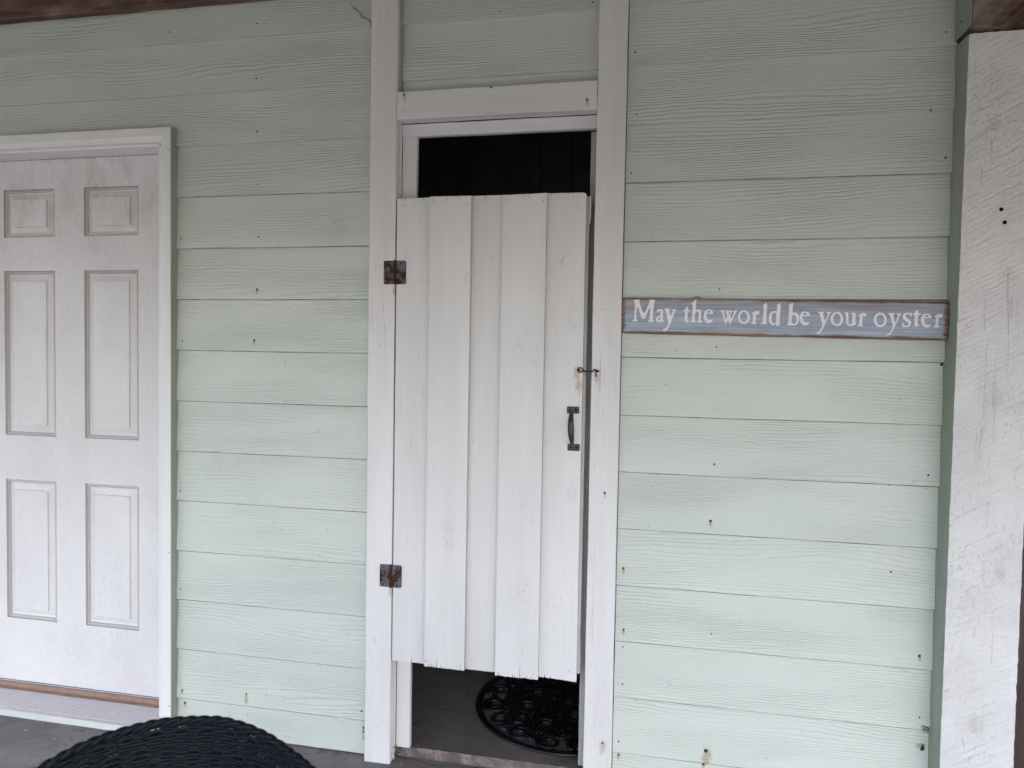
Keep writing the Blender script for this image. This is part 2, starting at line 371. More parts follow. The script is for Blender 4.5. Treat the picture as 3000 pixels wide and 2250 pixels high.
GLYPHS = [
('M',[(-420.2,47.0),(-401.2,47.4),(-401.3,43.5),(-403.6,42.2),(-388.0,1.5),(-372.4,38.8),(-371.8,43.1),(-373.8,45.5),(-372.0,47.8),(-355.2,48.0),(-355.9,42.9),(-358.2,41.5),(-361.2,-9.8),(-360.8,-12.3),(-356.8,-13.6),(-357.9,-19.0),(-374.8,-19.0),(-374.6,-15.6),(-370.3,-13.8),(-369.1,30.5),(-388.4,-19.2),(-410.0,32.3),(-410.3,-11.6),(-406.2,-15.2),(-406.7,-18.2),(-421.1,-18.5),(-420.2,-15.1),(-415.8,-12.6),(-415.6,40.7),(-419.7,43.2)]),
('a',[(-349.5,11.4),(-349.9,16.4),(-344.9,19.9),(-337.5,20.7),(-332.5,18.5),(-330.8,13.5),(-330.8,-11.7),(-326.7,-13.7),(-327.8,-16.7),(-336.4,-20.6),(-338.5,-18.2),(-343.4,-20.0),(-348.3,-19.1),(-351.1,-14.6),(-350.7,-7.9),(-346.5,-1.9),(-338.5,2.4),(-338.4,10.8),(-340.5,14.2),(-343.8,13.2),(-345.9,11.2)],[(-338.3,-2.1),(-343.0,-6.9),(-344.0,-12.0),(-341.8,-15.3),(-338.7,-13.5)]),
('y',[(-327.5,21.8),(-310.1,22.2),(-310.3,18.5),(-313.3,17.4),(-308.2,-1.2),(-300.5,17.3),(-305.1,17.9),(-304.5,20.9),(-291.4,20.4),(-292.3,17.4),(-295.1,16.4),(-308.6,-25.5),(-313.1,-37.4),(-318.5,-44.1),(-325.1,-45.6),(-329.7,-44.4),(-329.1,-40.2),(-321.3,-37.5),(-316.6,-31.5),(-313.6,-23.1),(-323.4,16.9),(-327.4,18.2)]),
('t',[(-272.5,19.1),(-266.3,19.6),(-266.1,24.3),(-258.1,30.0),(-258.2,19.7),(-250.8,19.5),(-251.5,15.2),(-258.0,14.7),(-258.6,-11.9),(-254.2,-9.9),(-255.2,-15.2),(-260.0,-18.7),(-264.5,-18.4),(-266.9,-14.7),(-266.8,14.5),(-272.3,14.8)]),
('h',[(-250.0,37.3),(-235.2,51.1),(-234.8,48.3),(-236.2,16.8),(-230.8,20.9),(-224.3,21.1),(-219.9,17.0),(-219.1,10.4),(-220.2,-11.2),(-214.8,-15.3),(-215.5,-18.3),(-230.1,-18.1),(-230.0,-14.8),(-226.3,-11.7),(-226.2,10.3),(-228.1,14.4),(-232.1,14.8),(-236.8,10.0),(-237.3,-11.9),(-233.2,-14.8),(-233.8,-17.8),(-250.3,-18.1),(-249.4,-14.8),(-245.4,-12.1),(-244.3,34.9),(-248.8,35.6)]),
('e',[(-184.9,8.0),(-203.7,7.7),(-203.3,-0.9),(-199.0,-8.4),(-192.6,-9.9),(-184.3,-7.3),(-186.0,-13.9),(-193.0,-19.3),(-200.2,-19.5),(-206.8,-15.2),(-211.1,-6.1),(-211.8,5.5),(-208.8,15.5),(-202.6,20.9),(-195.4,22.4),(-188.2,19.2),(-184.7,13.4)],[(-203.1,11.5),(-192.7,11.6),(-192.3,14.9),(-195.3,17.7),(-199.3,17.6),(-201.9,15.3)]),
('w',[(-164.2,19.6),(-150.7,19.2),(-151.1,16.2),(-154.0,15.2),(-147.6,-8.2),(-143.8,-0.7),(-147.9,15.7),(-147.8,19.2),(-128.5,19.2),(-128.0,16.6),(-131.1,15.3),(-135.4,3.6),(-131.8,-5.4),(-124.3,14.5),(-126.4,16.1),(-126.3,19.5),(-116.1,19.5),(-116.6,16.2),(-119.1,15.1),(-133.9,-20.8),(-136.3,-20.8),(-141.2,-9.7),(-147.1,-20.6),(-149.8,-19.8),(-159.7,14.7),(-163.5,15.9)],[(-140.6,14.7),(-134.3,14.8),(-137.7,6.1)]),
('o',[(-79.4,0.3),(-79.9,-6.1),(-82.2,-11.8),(-85.7,-16.4),(-90.2,-19.5),(-95.4,-20.6),(-100.7,-19.7),(-105.6,-16.9),(-109.4,-12.4),(-112.1,-6.6),(-113.2,-0.3),(-112.7,6.1),(-110.5,11.9),(-106.9,16.6),(-102.4,19.6),(-97.2,20.7),(-91.9,19.8),(-87.0,16.9),(-83.2,12.4),(-80.5,6.7)],[(-86.0,0.3),(-86.3,-4.6),(-87.7,-8.9),(-89.8,-12.3),(-92.7,-14.5),(-96.0,-15.4),(-99.4,-14.7),(-102.4,-12.6),(-105.0,-9.2),(-106.6,-4.9),(-107.4,-0.1),(-107.1,4.7),(-105.7,9.0),(-103.5,12.4),(-100.6,14.7),(-97.3,15.5),(-94.0,14.7),(-90.9,12.6),(-88.4,9.2),(-86.7,5.0)]),
('r',[(-75.2,12.1),(-63.8,19.4),(-59.9,18.4),(-56.0,19.5),(-52.8,15.7),(-53.5,10.8),(-56.2,8.4),(-59.1,8.6),(-62.2,9.9),(-63.4,-15.5),(-59.3,-16.3),(-60.4,-19.6),(-75.1,-19.9),(-75.3,-16.6),(-70.9,-15.1),(-70.0,8.9),(-75.1,9.9)]),
('l',[(-45.2,35.0),(-32.2,47.1),(-33.4,-14.9),(-29.7,-16.5),(-30.1,-19.4),(-49.1,-19.4),(-48.7,-16.3),(-42.8,-14.7),(-41.5,35.5)]),
('d',[(-6.2,36.8),(6.1,47.1),(3.8,-17.5),(6.5,-19.8),(5.9,-22.2),(-5.5,-22.5),(-6.0,-17.6),(-9.9,-20.1),(-15.3,-21.9),(-20.9,-18.8),(-25.6,-10.6),(-26.3,0.7),(-23.8,12.2),(-17.9,19.1),(-10.1,20.2),(-4.6,18.2),(-4.3,36.8)],[(-5.5,11.6),(-10.7,15.7),(-16.0,12.3),(-18.9,2.4),(-17.8,-10.5),(-13.2,-17.0),(-8.6,-16.0),(-5.6,-12.8)]),
('b',[(26.5,36.6),(39.6,47.6),(38.7,14.1),(45.5,17.4),(52.5,14.3),(57.4,7.2),(58.5,-2.5),(56.0,-14.0),(50.2,-20.5),(42.6,-21.9),(24.4,-21.4),(25.0,-19.1),(28.8,-16.9),(29.3,36.6)],[(37.9,7.6),(42.7,10.9),(48.2,6.9),(50.8,-1.1),(50.5,-10.8),(47.7,-16.6),(40.8,-16.7),(38.1,-14.3)]),
('e',[(86.8,6.4),(67.0,6.0),(67.3,-0.8),(71.0,-8.8),(75.8,-11.6),(87.1,-10.0),(85.1,-15.8),(79.2,-20.2),(71.6,-20.0),(63.7,-13.8),(59.7,-2.5),(59.6,8.8),(63.1,16.1),(69.8,19.9),(77.4,19.6),(84.4,16.5),(87.0,11.7)],[(68.1,9.7),(79.4,10.0),(78.4,13.9),(74.5,16.3),(70.3,15.4)]),
('y',[(108.5,20.1),(125.9,20.0),(125.8,16.4),(121.9,15.4),(128.7,-9.3),(137.4,15.0),(131.8,16.2),(131.9,19.8),(144.4,19.1),(143.9,15.9),(140.9,14.8),(127.7,-20.5),(122.3,-33.5),(115.9,-43.0),(110.9,-44.4),(107.3,-43.2),(107.8,-41.1),(116.3,-35.3),(123.2,-19.0),(113.3,14.9),(109.1,16.5)]),
('o',[(177.8,0.3),(177.3,-6.2),(175.2,-12.2),(171.6,-16.8),(167.0,-20.0),(161.8,-21.0),(156.5,-20.1),(151.6,-17.3),(147.7,-12.6),(145.0,-6.9),(143.8,-0.4),(144.4,6.1),(146.6,12.1),(150.1,16.8),(154.7,19.9),(159.9,21.0),(165.2,20.1),(170.1,17.2),(174.0,12.6),(176.7,6.8)],[(170.7,0.1),(170.4,-4.6),(169.1,-8.8),(167.1,-12.3),(164.4,-14.5),(161.3,-15.4),(158.2,-14.6),(155.3,-12.5),(152.9,-9.2),(151.3,-5.0),(150.6,-0.3),(150.9,4.4),(152.1,8.6),(154.2,12.1),(156.9,14.3),(159.9,15.1),(163.1,14.4),(166.0,12.3),(168.4,8.9),(170.0,4.8)]),
('u',[(180.9,19.8),(191.1,19.6),(191.8,-6.3),(193.6,-14.3),(198.1,-15.1),(202.0,-12.6),(202.7,14.6),(198.2,15.2),(198.4,18.4),(211.0,18.7),(210.6,-10.8),(214.1,-10.5),(213.4,-14.3),(202.1,-20.9),(200.5,-18.2),(195.4,-20.4),(190.1,-18.4),(186.6,-12.9),(184.4,14.3),(181.0,16.1)]),
('r',[(216.7,10.0),(227.8,18.8),(233.0,18.0),(236.6,18.4),(239.0,15.2),(238.1,9.7),(235.6,7.5),(232.6,7.9),(229.6,11.9),(227.8,-16.5),(232.3,-17.0),(231.5,-20.2),(216.9,-19.9),(217.3,-16.7),(221.4,-15.7),(222.7,8.9),(217.1,8.8)]),
('o',[(294.0,-0.3),(293.5,-6.7),(291.3,-12.5),(287.7,-17.2),(283.0,-20.2),(277.7,-21.3),(272.3,-20.4),(267.3,-17.5),(263.2,-13.1),(260.5,-7.3),(259.3,-0.9),(259.9,5.5),(262.1,11.3),(265.7,16.0),(270.4,19.0),(275.8,20.2),(281.2,19.2),(286.1,16.3),(290.2,11.9),(292.8,6.1)],[(287.0,-0.2),(286.7,-4.9),(285.4,-9.1),(283.3,-12.4),(280.5,-14.7),(277.3,-15.5),(274.1,-14.8),(271.1,-12.7),(268.6,-9.4),(267.0,-5.2),(266.2,-0.7),(266.5,4.0),(267.8,8.3),(270.0,11.6),(272.7,13.8),(275.9,14.6),(279.1,13.9),(282.2,11.9),(284.6,8.6),(286.3,4.4)]),
('y',[(296.4,19.0),(313.5,19.4),(313.0,15.3),(309.6,14.2),(316.4,-10.2),(323.2,14.3),(318.3,15.3),(318.5,18.2),(331.9,18.1),(331.4,15.3),(328.0,14.3),(314.7,-21.3),(309.5,-34.1),(304.1,-42.9),(299.0,-44.9),(295.2,-43.9),(296.0,-42.0),(304.5,-35.7),(311.0,-19.9),(301.4,13.9),(297.1,15.5)]),
('s',[(358.7,20.5),(358.3,10.3),(356.7,9.5),(353.1,14.9),(347.7,16.8),(343.4,14.7),(342.2,10.8),(345.3,6.1),(353.5,0.7),(357.9,-5.4),(357.1,-13.3),(352.3,-18.9),(345.2,-20.0),(335.0,-20.1),(334.2,-7.5),(336.6,-7.4),(339.0,-13.7),(344.2,-16.3),(349.2,-15.1),(351.2,-11.1),(348.8,-5.7),(339.8,-0.3),(335.3,5.9),(334.5,13.0),(338.2,18.5),(345.4,21.0),(352.6,20.4)]),
('t',[(360.7,18.2),(366.3,20.3),(366.8,24.6),(374.8,30.5),(374.5,20.5),(382.3,19.6),(381.6,15.6),(374.7,15.1),(374.3,-10.6),(379.2,-9.8),(378.0,-14.5),(373.2,-18.5),(368.9,-17.3),(366.0,-12.3),(365.8,15.3),(360.8,15.2)]),
('e',[(409.9,6.6),(390.7,6.2),(391.0,-0.9),(394.3,-8.7),(400.2,-11.7),(409.9,-10.6),(407.6,-16.2),(402.0,-20.0),(393.4,-19.7),(385.8,-12.0),(382.4,-1.0),(383.3,9.9),(387.3,17.1),(394.4,19.9),(403.0,18.9),(409.0,13.5)],[(391.7,9.8),(402.7,10.0),(401.8,13.8),(398.1,15.8),(393.8,14.8)]),
('r',[(415.5,10.8),(426.5,18.9),(431.5,17.8),(435.7,19.3),(438.4,16.4),(437.3,10.9),(434.1,8.6),(430.5,9.2),(428.3,11.6),(427.1,-15.0),(432.1,-15.9),(431.2,-19.5),(415.7,-19.2),(416.2,-16.4),(420.6,-14.7),(421.2,9.9),(416.2,9.7)]),
]

# ------------------------------------------------------------------ helpers
def link(name, bm, mat, parent=None, bevel=0.0, smooth=False, segs=1, extra=None):
    if bevel:
        bmesh.ops.bevel(bm, geom=list(bm.edges), offset=bevel, segments=segs, affect='EDGES', profile=.7)
    bmesh.ops.recalc_face_normals(bm, faces=bm.faces)
    me = bpy.data.meshes.new(name)
    bm.to_mesh(me); bm.free()
    if smooth:
        for p in me.polygons: p.use_smooth = True
    me.materials.append(mat)
    if extra: me.materials.append(extra)
    return place(name, me, parent)

def place(name, me, parent=None):
    o = bpy.data.objects.new(name, me)
    COL.objects.link(o)
    if parent is not None:
        o.parent = parent
        if not parent.get('local'):
            # meshes are written in room metres: undo the offset of the thing's own origin
            off = parent.location if parent.parent is None else Vector((0, 0, 0))
            o.location = -off
    return o

def tag(o, label=None, cat=None, group=None, kind=None):
    if label: o['label'] = label
    if cat: o['category'] = cat
    if group: o['group'] = group
    if kind: o['kind'] = kind
    return o

def thing(name, label, cat, loc=(0, 0, 0), group=None):
    o = bpy.data.objects.new(name, None)
    COL.objects.link(o)
    o.location = loc
    o.empty_display_size = .1
    return tag(o, label, cat, group, 'thing')

def box(bm, x0, x1, y0, y1, z0, z1):
    v = [bm.verts.new((x, y, z)) for x in (x0, x1) for y in (y0, y1) for z in (z0, z1)]
    for f in ((0, 1, 3, 2), (4, 6, 7, 5), (0, 4, 5, 1), (2, 3, 7, 6), (0, 2, 6, 4), (1, 5, 7, 3)):
        bm.faces.new([v[i] for i in f])
    return v

def bar(bm, x0, x1, y0, y1, z0, z1, axis='z', ch=.0015, step=.06, jit=.0004, seed=0.0):
    """a sawn board: chamfered section swept along its length, edges never quite straight"""
    A = {'x': ((x0, x1), (y0, y1), (z0, z1)), 'z': ((z0, z1), (x0, x1), (y0, y1)), 'y': ((y0, y1), (x0, x1), (z0, z1))}[axis]
    (l0, l1), (a0, a1), (b0, b1) = A
    n = max(2, int((l1 - l0) / step))
    rings = []
    for i in range(n + 1):
        l = l0 + (l1 - l0) * i / n
        ring = []
        for a, b in ((a0 + ch, b0), (a1 - ch, b0), (a1, b0 + ch), (a1, b1 - ch), (a1 - ch, b1), (a0 + ch, b1), (a0, b1 - ch), (a0, b0 + ch)):
            if jit:
                a += jit * 2 * mnoise.noise(Vector((l * 9 + seed, a * 20, b * 20 + 3)))
                b += jit * 2 * mnoise.noise(Vector((l * 9 + seed + 50, a * 20, b * 20)))
            p = {'x': (l, a, b), 'z': (a, b, l), 'y': (a, l, b)}[axis]
            ring.append(bm.verts.new(p))
        rings.append(ring)
    for i in range(n):
        for k in range(8):
            bm.faces.new((rings[i][k], rings[i][(k + 1) % 8], rings[i + 1][(k + 1) % 8], rings[i + 1][k]))
    bm.faces.new(rings[0][::-1]); bm.faces.new(rings[-1])

def prism_x(bm, prof, x0, x1, step=None, wob=0.0, seed=0.0):
    """profile [(y, z)...] swept along x"""
    n = 1 if not step else max(1, int((x1 - x0) / step))
    rings = []
    for i in range(n + 1):
        x = x0 + (x1 - x0) * i / n
        dz = wob * mnoise.noise(Vector((x * 2.3 + seed, seed, 0)))
        dy = wob * .7 * mnoise.noise(Vector((x * 1.7 + seed, 9, seed)))
        rings.append([bm.verts.new((x, y + dy, z + dz)) for y, z in prof])
    m = len(prof)
    for i in range(n):
        for k in range(m):
            bm.faces.new((rings[i][k], rings[i][(k + 1) % m], rings[i + 1][(k + 1) % m], rings[i + 1][k]))
    bm.faces.new(rings[0][::-1]); bm.faces.new(rings[-1])

def outline_prism(bm, pts, y0, y1, side=0):
    """outline [(x, z)...] given thickness from y0 (front) to y1"""
    f = [bm.verts.new((x, y0, z)) for x, z in pts]
    b = [bm.verts.new((x, y1, z)) for x, z in pts]
    n = len(pts)
    for k in range(n):
        bm.faces.new((f[k], b[k], b[(k + 1) % n], f[(k + 1) % n])).material_index = side
    for tri in tessellate_polygon([[Vector((x, z, 0)) for x, z in pts]]):
        bm.faces.new([f[i] for i in tri]); bm.faces.new([b[i] for i in tri[::-1]])

def tube(bm, pts, r, n=6, closed=False, flat=1.0):
    pts = [Vector(p) for p in pts]
    m = len(pts)
    rings = []
    up = Vector((0, 0, 1))
    for i, p in enumerate(pts):
        a = pts[(i - 1) % m] if (closed or i > 0) else p
        b = pts[(i + 1) % m] if (closed or i < m - 1) else p
        t = (b - a)
        if t.length < 1e-9: t = Vector((1, 0, 0))
        t.normalize()
        s = t.cross(up)
        if s.length < .05: s = t.cross(Vector((0, 1, 0)))
        s.normalize()
        u = s.cross(t).normalized()
        rr = r(i / max(1, m - 1)) if callable(r) else r
        rings.append([bm.verts.new(p + s * (rr * math.cos(2 * math.pi * k / n)) + u * (rr * flat * math.sin(2 * math.pi * k / n))) for k in range(n)])
    rng = range(m) if closed else range(m - 1)
    for i in rng:
        j = (i + 1) % m
        for k in range(n):
            bm.faces.new((rings[i][k], rings[i][(k + 1) % n], rings[j][(k + 1) % n], rings[j][k]))
    if not closed:
        bm.faces.new(rings[0][::-1]); bm.faces.new(rings[-1])

def disc(bm, x, z, y, r, h, n=10, dome=.0006):
    """nail or screw head on a face that looks towards -y"""
    a = [bm.verts.new((x + r * math.cos(2 * math.pi * k / n), y, z + r * math.sin(2 * math.pi * k / n))) for k in range(n)]
    b = [bm.verts.new((x + r * .85 * math.cos(2 * math.pi * k / n), y - h, z + r * .85 * math.sin(2 * math.pi * k / n))) for k in range(n)]
    c = bm.verts.new((x, y - h - dome, z))
    for k in range(n):
        j = (k + 1) % n
        bm.faces.new((a[k], a[j], b[j], b[k])); bm.faces.new((b[k], b[j], c))

# ------------------------------------------------------------------ palette
M_SID = mat_siding()
M_WHITE = mat_white('white_trim_paint', rust=[(-0.7871, 2.2048, .008), (-0.2003, 2.1563, .007), (-0.121, .9554, .006), (-0.1106, .1689, .013), (-.7871, 2.19, .006), (-.152, 1.32, .010), (-.811, 1.590, .010), (-.815, .597, .009)], grime=.75)
M_WHITEH = mat_white('white_header_paint', vertical=False, rust=[(-0.7871, 2.2048, .008), (-0.2003, 2.1563, .007)], grime=.4)
M_PLANK = mat_white('white_plank_paint', scuffs=[(-.222, 1.505, .040), (-.232, 1.47, .022), (-.225, .95, .030), (-.42, 1.20, .018), (-.565, 1.62, .020), (-.34, 1.35, .016), (-.37, .62, .05), (-.61, .80, .05), (-.38, 1.40, .05)], c0=(.65, .645, .65), c1=(.72, .715, .725), grime=.6, rust=[(-.213, 1.331, .013), (-.209, 1.30, .014)])
M_PEDGE = mat_white('shaded_plank_edge', c0=(.42, .415, .41), c1=(.56, .555, .55), grime=.7)  # darker plank white: shade on side faces put into the colour
M_CASE = mat_white('white_casing_paint', c0=(.74, .735, .74), c1=(.80, .795, .80), grime=.2, grain=.15)
M_DOOR = mat_doorskin()
M_SAWN = mat_sawn()
M_GREEN = mat_green_trim()
M_BEAM = mat_brown_wood('weathered_brown_timber', (.040, .022, .014), (.14, .085, .062), (.025, .014, .010), 'd', 1.0, .5, .004)
M_LEDGER = mat_brown_wood('red_brown_board', (.10, .052, .040), (.20, .125, .10), (.045, .024, .017), 'x', 1.0, .35)
M_BROWN = mat_brown_wood('dark_brown_board', (.055, .036, .036), (.085, .058, .056), (.04, .027, .025), 'z', .8)
M_CONC = mat_concrete('porch_concrete', (.15, .138, .145), (.25, .23, .235), (.085, .078, .082), (.46, .40, .38))
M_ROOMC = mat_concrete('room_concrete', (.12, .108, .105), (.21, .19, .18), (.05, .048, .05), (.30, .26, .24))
def mat_edge():
    t = NT('broken_concrete_edge'); p = t.coords(False)
    a = t.noise(p, 11.0, 3.0, .6, .5); b = t.noise(p, 110.0, 5.0, .75)
    col = t.mix(t.ramp(a, .42, .60), (.12, .11, .11), (.30, .24, .22))
    col = t.mix(t.ramp(b, .42, .62, 0, .8), col, (.12, .10, .10))
    return t.fin(col, .9, t.bump(b, .004, .9), .2)
M_EDGE = mat_edge()
M_ALU = mat_flat('ribbed_aluminium', (.50, .46, .475), .42, .5, .15, .07, 90, .0001)
M_CAP = mat_flat('brown_sill_cap', (.30, .195, .15), .5, .4, 0, .12, 25)
M_NOSE = mat_white('white_sill_nose_paint', c0=(.50, .53, .52), c1=(.62, .64, .63), vertical=False, grime=.5)
M_BLACKR = mat_flat('black_rubber', (.008, .008, .011), .34, .5, 0, .3, 60)
M_WICKER = mat_flat('black_wicker', (.0045, .0065, .011), .5, .16, 0, .35, 90)
M_IRON = mat_flat('black_iron', (.040, .042, .045), .5, .5, .2, .2, 60)
M_RUSTIRON = mat_rusty('rusty_iron', (.010, .007, .007), (.035, .014, .008), (.008, .005, .004), .4, .7, 120)
M_HINGE = mat_rusty('rusty_zinc_hinge', (.085, .092, .11), (.10, .030, .017), (.024, .009, .007), .42, .56, 60)
M_HPIN = mat_rusty('rusted_hinge_barrel', (.06, .055, .06), (.075, .026, .015), (.02, .009, .007), .3, .5, 60)
M_NAIL = mat_flat('dark_nail', (.035, .022, .015), .8, .3, 0, .4, 300)
M_NAILR = mat_flat('rust_nail', (.075, .026, .012), .85, .2, 0, .5, 300)
M_HOLE = mat_flat('nail_hole_dark', (.008, .006, .005), .9, .1, 0, .2, 100)
M_PAINTNAIL = mat_flat('painted_nail', (.60, .59, .575), .5, .3, 0, .1, 200)
M_DARKG = mat_flat('dark_green_panel', (.085, .11, .085), .7, .3, 0, .15, 6)
M_SIGN = mat_sign()
M_LETTER = mat_flat('white_letter_paint', (.80, .78, .82), .6, .3, 0, .05, 60)
M_GRASS = mat_flat('sandy_ground', (.11, .105, .085), .9, .2, 0, .5, 8, .02)
M_CEIL = mat_flat('ceiling_boards', (.13, .115, .10), .7, .3, 0, .15, 6)
M_SILK = mat_flat('dirty_web', (.05, .045, .035), .9, .1, 0, .3, 200)
M_LEAF = mat_flat('dry_leaf', (.10, .04, .028), .8, .2, 0, .3, 90)
M_DARKGAP = mat_flat('sheathing', (.05, .045, .04), .9, .1, 0, .2, 20)

# ------------------------------------------------------------------ ground, floors
bm = bmesh.new()
box(bm, -300, 300, -300, 200, -.6, -.20)
tag(link('sandy_ground', bm, M_GRASS), kind='structure')

FZ = .006
bm = bmesh.new()
nx, ny = 70, 40
X0, X1, Y0, Y1 = -5.2, 5.2, -3.6, .0285
vs = {}
for i in range(nx + 1):
    for j in range(ny + 1):
        x = X0 + (X1 - X0) * i / nx; y = Y0 + (Y1 - Y0) * j / ny
        vs[i, j] = bm.verts.new((x, y, FZ + .0012 * mnoise.noise(Vector((x * 1.3, y * 1.3, 0)))))
for i in range(nx):
    for j in range(ny):
        bm.faces.new((vs[i, j], vs[i + 1, j], vs[i + 1, j + 1], vs[i, j + 1]))
lo = {}
for (i, j) in [(0, 0), (nx, 0), (nx, ny), (0, ny)]:
    pass
edge = [(i, 0) for i in range(nx)] + [(nx, j) for j in range(ny)] + [(i, ny) for i in range(nx, 0, -1)] + [(0, j) for j in range(ny, 0, -1)]
low = [bm.verts.new((vs[e].co.x, vs[e].co.y, -.25)) for e in edge]
for k in range(len(edge)):
    a = vs[edge[k]]; b = vs[edge[(k + 1) % len(edge)]]
    bm.faces.new((a, low[k], low[(k + 1) % len(edge)], b))
bm.faces.new(low)
tag(link('porch_floor', bm, M_CONC), kind='structure')

# a hairline crack in the slab in front of the opening
bm = bmesh.new()
ck = [(-.83, .020), (-.8036, .0206), (-.77, .012), (-.74, .015), (-.711, .0063), (-.69, .001), (-.6736, -.0026), (-.63, .006), (-.60, .008), (-.542, .013), (-.50, .020), (-.4451, .0243)]
fine = []
for (xa, ya), (xb, yb) in zip(ck, ck[1:]):
    for k in range(5):
        f = k / 5
        fine.append((xa + (xb - xa) * f, ya + (yb - ya) * f + random.uniform(-.0012, .0012)))
prev = None
for x, y in fine:
    w = random.uniform(.0004, .0013)
    a = bm.verts.new((x, y - w, FZ + .0022)); b = bm.verts.new((x, y + w, FZ + .0022))
    if prev: bm.faces.new((prev[0], a, b, prev[1]))
    prev = (a, b)
floor = bpy.data.objects['porch_floor']
link('floor_crack', bm, M_HOLE, floor)

# slab of the small room, one low ragged step up
RZ = .038
bm = bmesh.new()
n = 120
top, bot, back = [], [], []
for i in range(n + 1):
    x = -1.3 + 1.7 * i / n
    j1 = .0045 * mnoise.noise(Vector((x * 14, 1, 0))) + .0035 * mnoise.noise(Vector((x * 60, 4, 0)))
    j2 = .0040 * mnoise.noise(Vector((x * 20, 7, 0)))
    top.append(bm.verts.new((x, .036 + j1, RZ - .001)))
    bot.append(bm.verts.new((x, .0285 + j2 * .3, FZ - .02)))
    back.append(bm.verts.new((x, 1.05, RZ)))
for i in range(n):
    bm.faces.new((top[i], top[i + 1], back[i + 1], back[i]))
tag(link('room_floor', bm, M_ROOMC), kind='structure')
bm = bmesh.new()
rows = []
for r in range(6):
    row = []
    for i in range(n + 1):
        x = -1.3 + 1.7 * i / n
        j1 = .0045 * mnoise.noise(Vector((x * 14, 1, 0))) + .0035 * mnoise.noise(Vector((x * 60, 4, 0)))
        f = r / 5
        y = (.036 + j1) * (1 - f) + .030 * f - .0015 * mnoise.noise(Vector((x * 90, r * 2.1, 3))) * (1 if 0 < r < 5 else 0)
        row.append(bm.verts.new((x, y, (RZ - .0012) * (1 - f) + (FZ - .01) * f)))
    rows.append(row)
for r in range(5):
    for i in range(n):
        bm.faces.new((rows[r][i], rows[r][i + 1], rows[r + 1][i + 1], rows[r + 1][i]))
link('step_edge', bm, M_EDGE, bpy.data.objects['room_floor'])

# ------------------------------------------------------------------ siding wall
LAP = .178
LEAN = .0105
ZA = 2.0847
wall = thing('siding_wall', 'pale sage green lap siding wall with embossed wood grain behind the doors and sign', 'wall', (0, .01, 0))
M_LAPLINE = mat_flat('lap_shade_dirt', (.235, .25, .22), .9, .1, 0, .72, 7)  # dark lap line: dirt, with the seam shade painted in
def siding(x0, x1, z0, ztop, seed, zclip=None):
    bm = bmesh.new()
    lean = LEAN / LAP
    z1 = z0 + LAP + .022
    if ztop is not None: z1 = min(z1, ztop)
    zb = z0 if zclip is None else max(z0, zclip)
    yb = (zb - z0) * lean
    c = .0024 if z0 < 2.0 else .0006
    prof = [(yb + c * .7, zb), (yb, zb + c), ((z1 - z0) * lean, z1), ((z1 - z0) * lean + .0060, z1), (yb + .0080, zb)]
    prism_x(bm, prof, x0, x1, .09, .0011, seed)
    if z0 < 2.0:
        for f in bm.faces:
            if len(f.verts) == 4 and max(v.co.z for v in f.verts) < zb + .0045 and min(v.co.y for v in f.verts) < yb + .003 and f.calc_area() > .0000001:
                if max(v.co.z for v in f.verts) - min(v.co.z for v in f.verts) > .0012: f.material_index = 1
    return bm
rnd = random.Random(4)
top_z = 2.60
CAS_R, CAS_T = -1.6336, 2.1436
PL0, PL1, PR0, PR1 = -.9015, -.8115, -.1695, -.0825
END = .8285
for k in range(-3, 12):
    z0 = ZA - k * LAP + rnd.uniform(-.0008, .0008)
    zt = top_z
    cl = .010 if z0 < 0 else None
    # left of the plank door
    if z0 > CAS_T:
        link('siding_board', siding(-4.2, PL0 - .001, z0, zt, rnd.uniform(0, 99), cl), M_SID, wall, extra=M_LAPLINE)
    elif z0 + LAP > CAS_T:
        sd_ = rnd.uniform(0, 99)
        bm = siding(CAS_R + .0015, PL0 - .001, z0, zt, sd_)
        b2 = siding(-2.697, CAS_R + .0015, z0, zt, sd_, CAS_T + .002)
        link('siding_board', siding(-4.2, -2.697, z0, zt, sd_), M_SID, wall, extra=M_LAPLINE)
        me = bpy.data.meshes.new('t'); b2.to_mesh(me); b2.free(); bm.from_mesh(me); bpy.data.meshes.remove(me)
        link('siding_board', bm, M_SID, wall, extra=M_LAPLINE)
    else:
        link('siding_board', siding(CAS_R + .0015, PL0 - .001, z0, zt, rnd.uniform(0, 99), cl), M_SID, wall, extra=M_LAPLINE)
        link('siding_board', siding(-4.2, -2.697, z0, zt, rnd.uniform(0, 99), cl), M_SID, wall, extra=M_LAPLINE)
    # over the plank door
    if z0 + LAP > 2.216:
        zz = rnd.uniform(-.004, .002)
        link('siding_board', siding(PL1 + .007, PR0 - .001, z0 + zz, zt, rnd.uniform(0, 99), 2.216), M_SID, wall, extra=M_LAPLINE)
    # right of it
    link('siding_board', siding(PR1 + .0025, END, z0 + rnd.uniform(-.0006, .0006), zt, rnd.uniform(0, 99), cl), M_SID, wall, extra=M_LAPLINE)
z0 = ZA - 12 * LAP
for xa, xb in ((-4.2, -2.697), (CAS_R + .0015, PL0 - .001), (PR1 + .0025, END)):
    link('siding_board', siding(xa, xb, z0, None, rnd.uniform(0, 99), .010), M_SID, wall, extra=M_LAPLINE)

# corner strips in siding paint where boards die into trim
for x0, x1, z0, z1, y0 in ((CAS_R - .0002, CAS_R + .0016, .012, 2.1436, -.0285), (PL1, PL1 + .0065, 2.216, 2.6, -.012)):
    bm = bmesh.new(); bar(bm, x0, x1, y0, .012, z0, z1, 'z', .0003, .1, .0001, x0)
    link('painted_edge', bm, M_GREEN, wall)
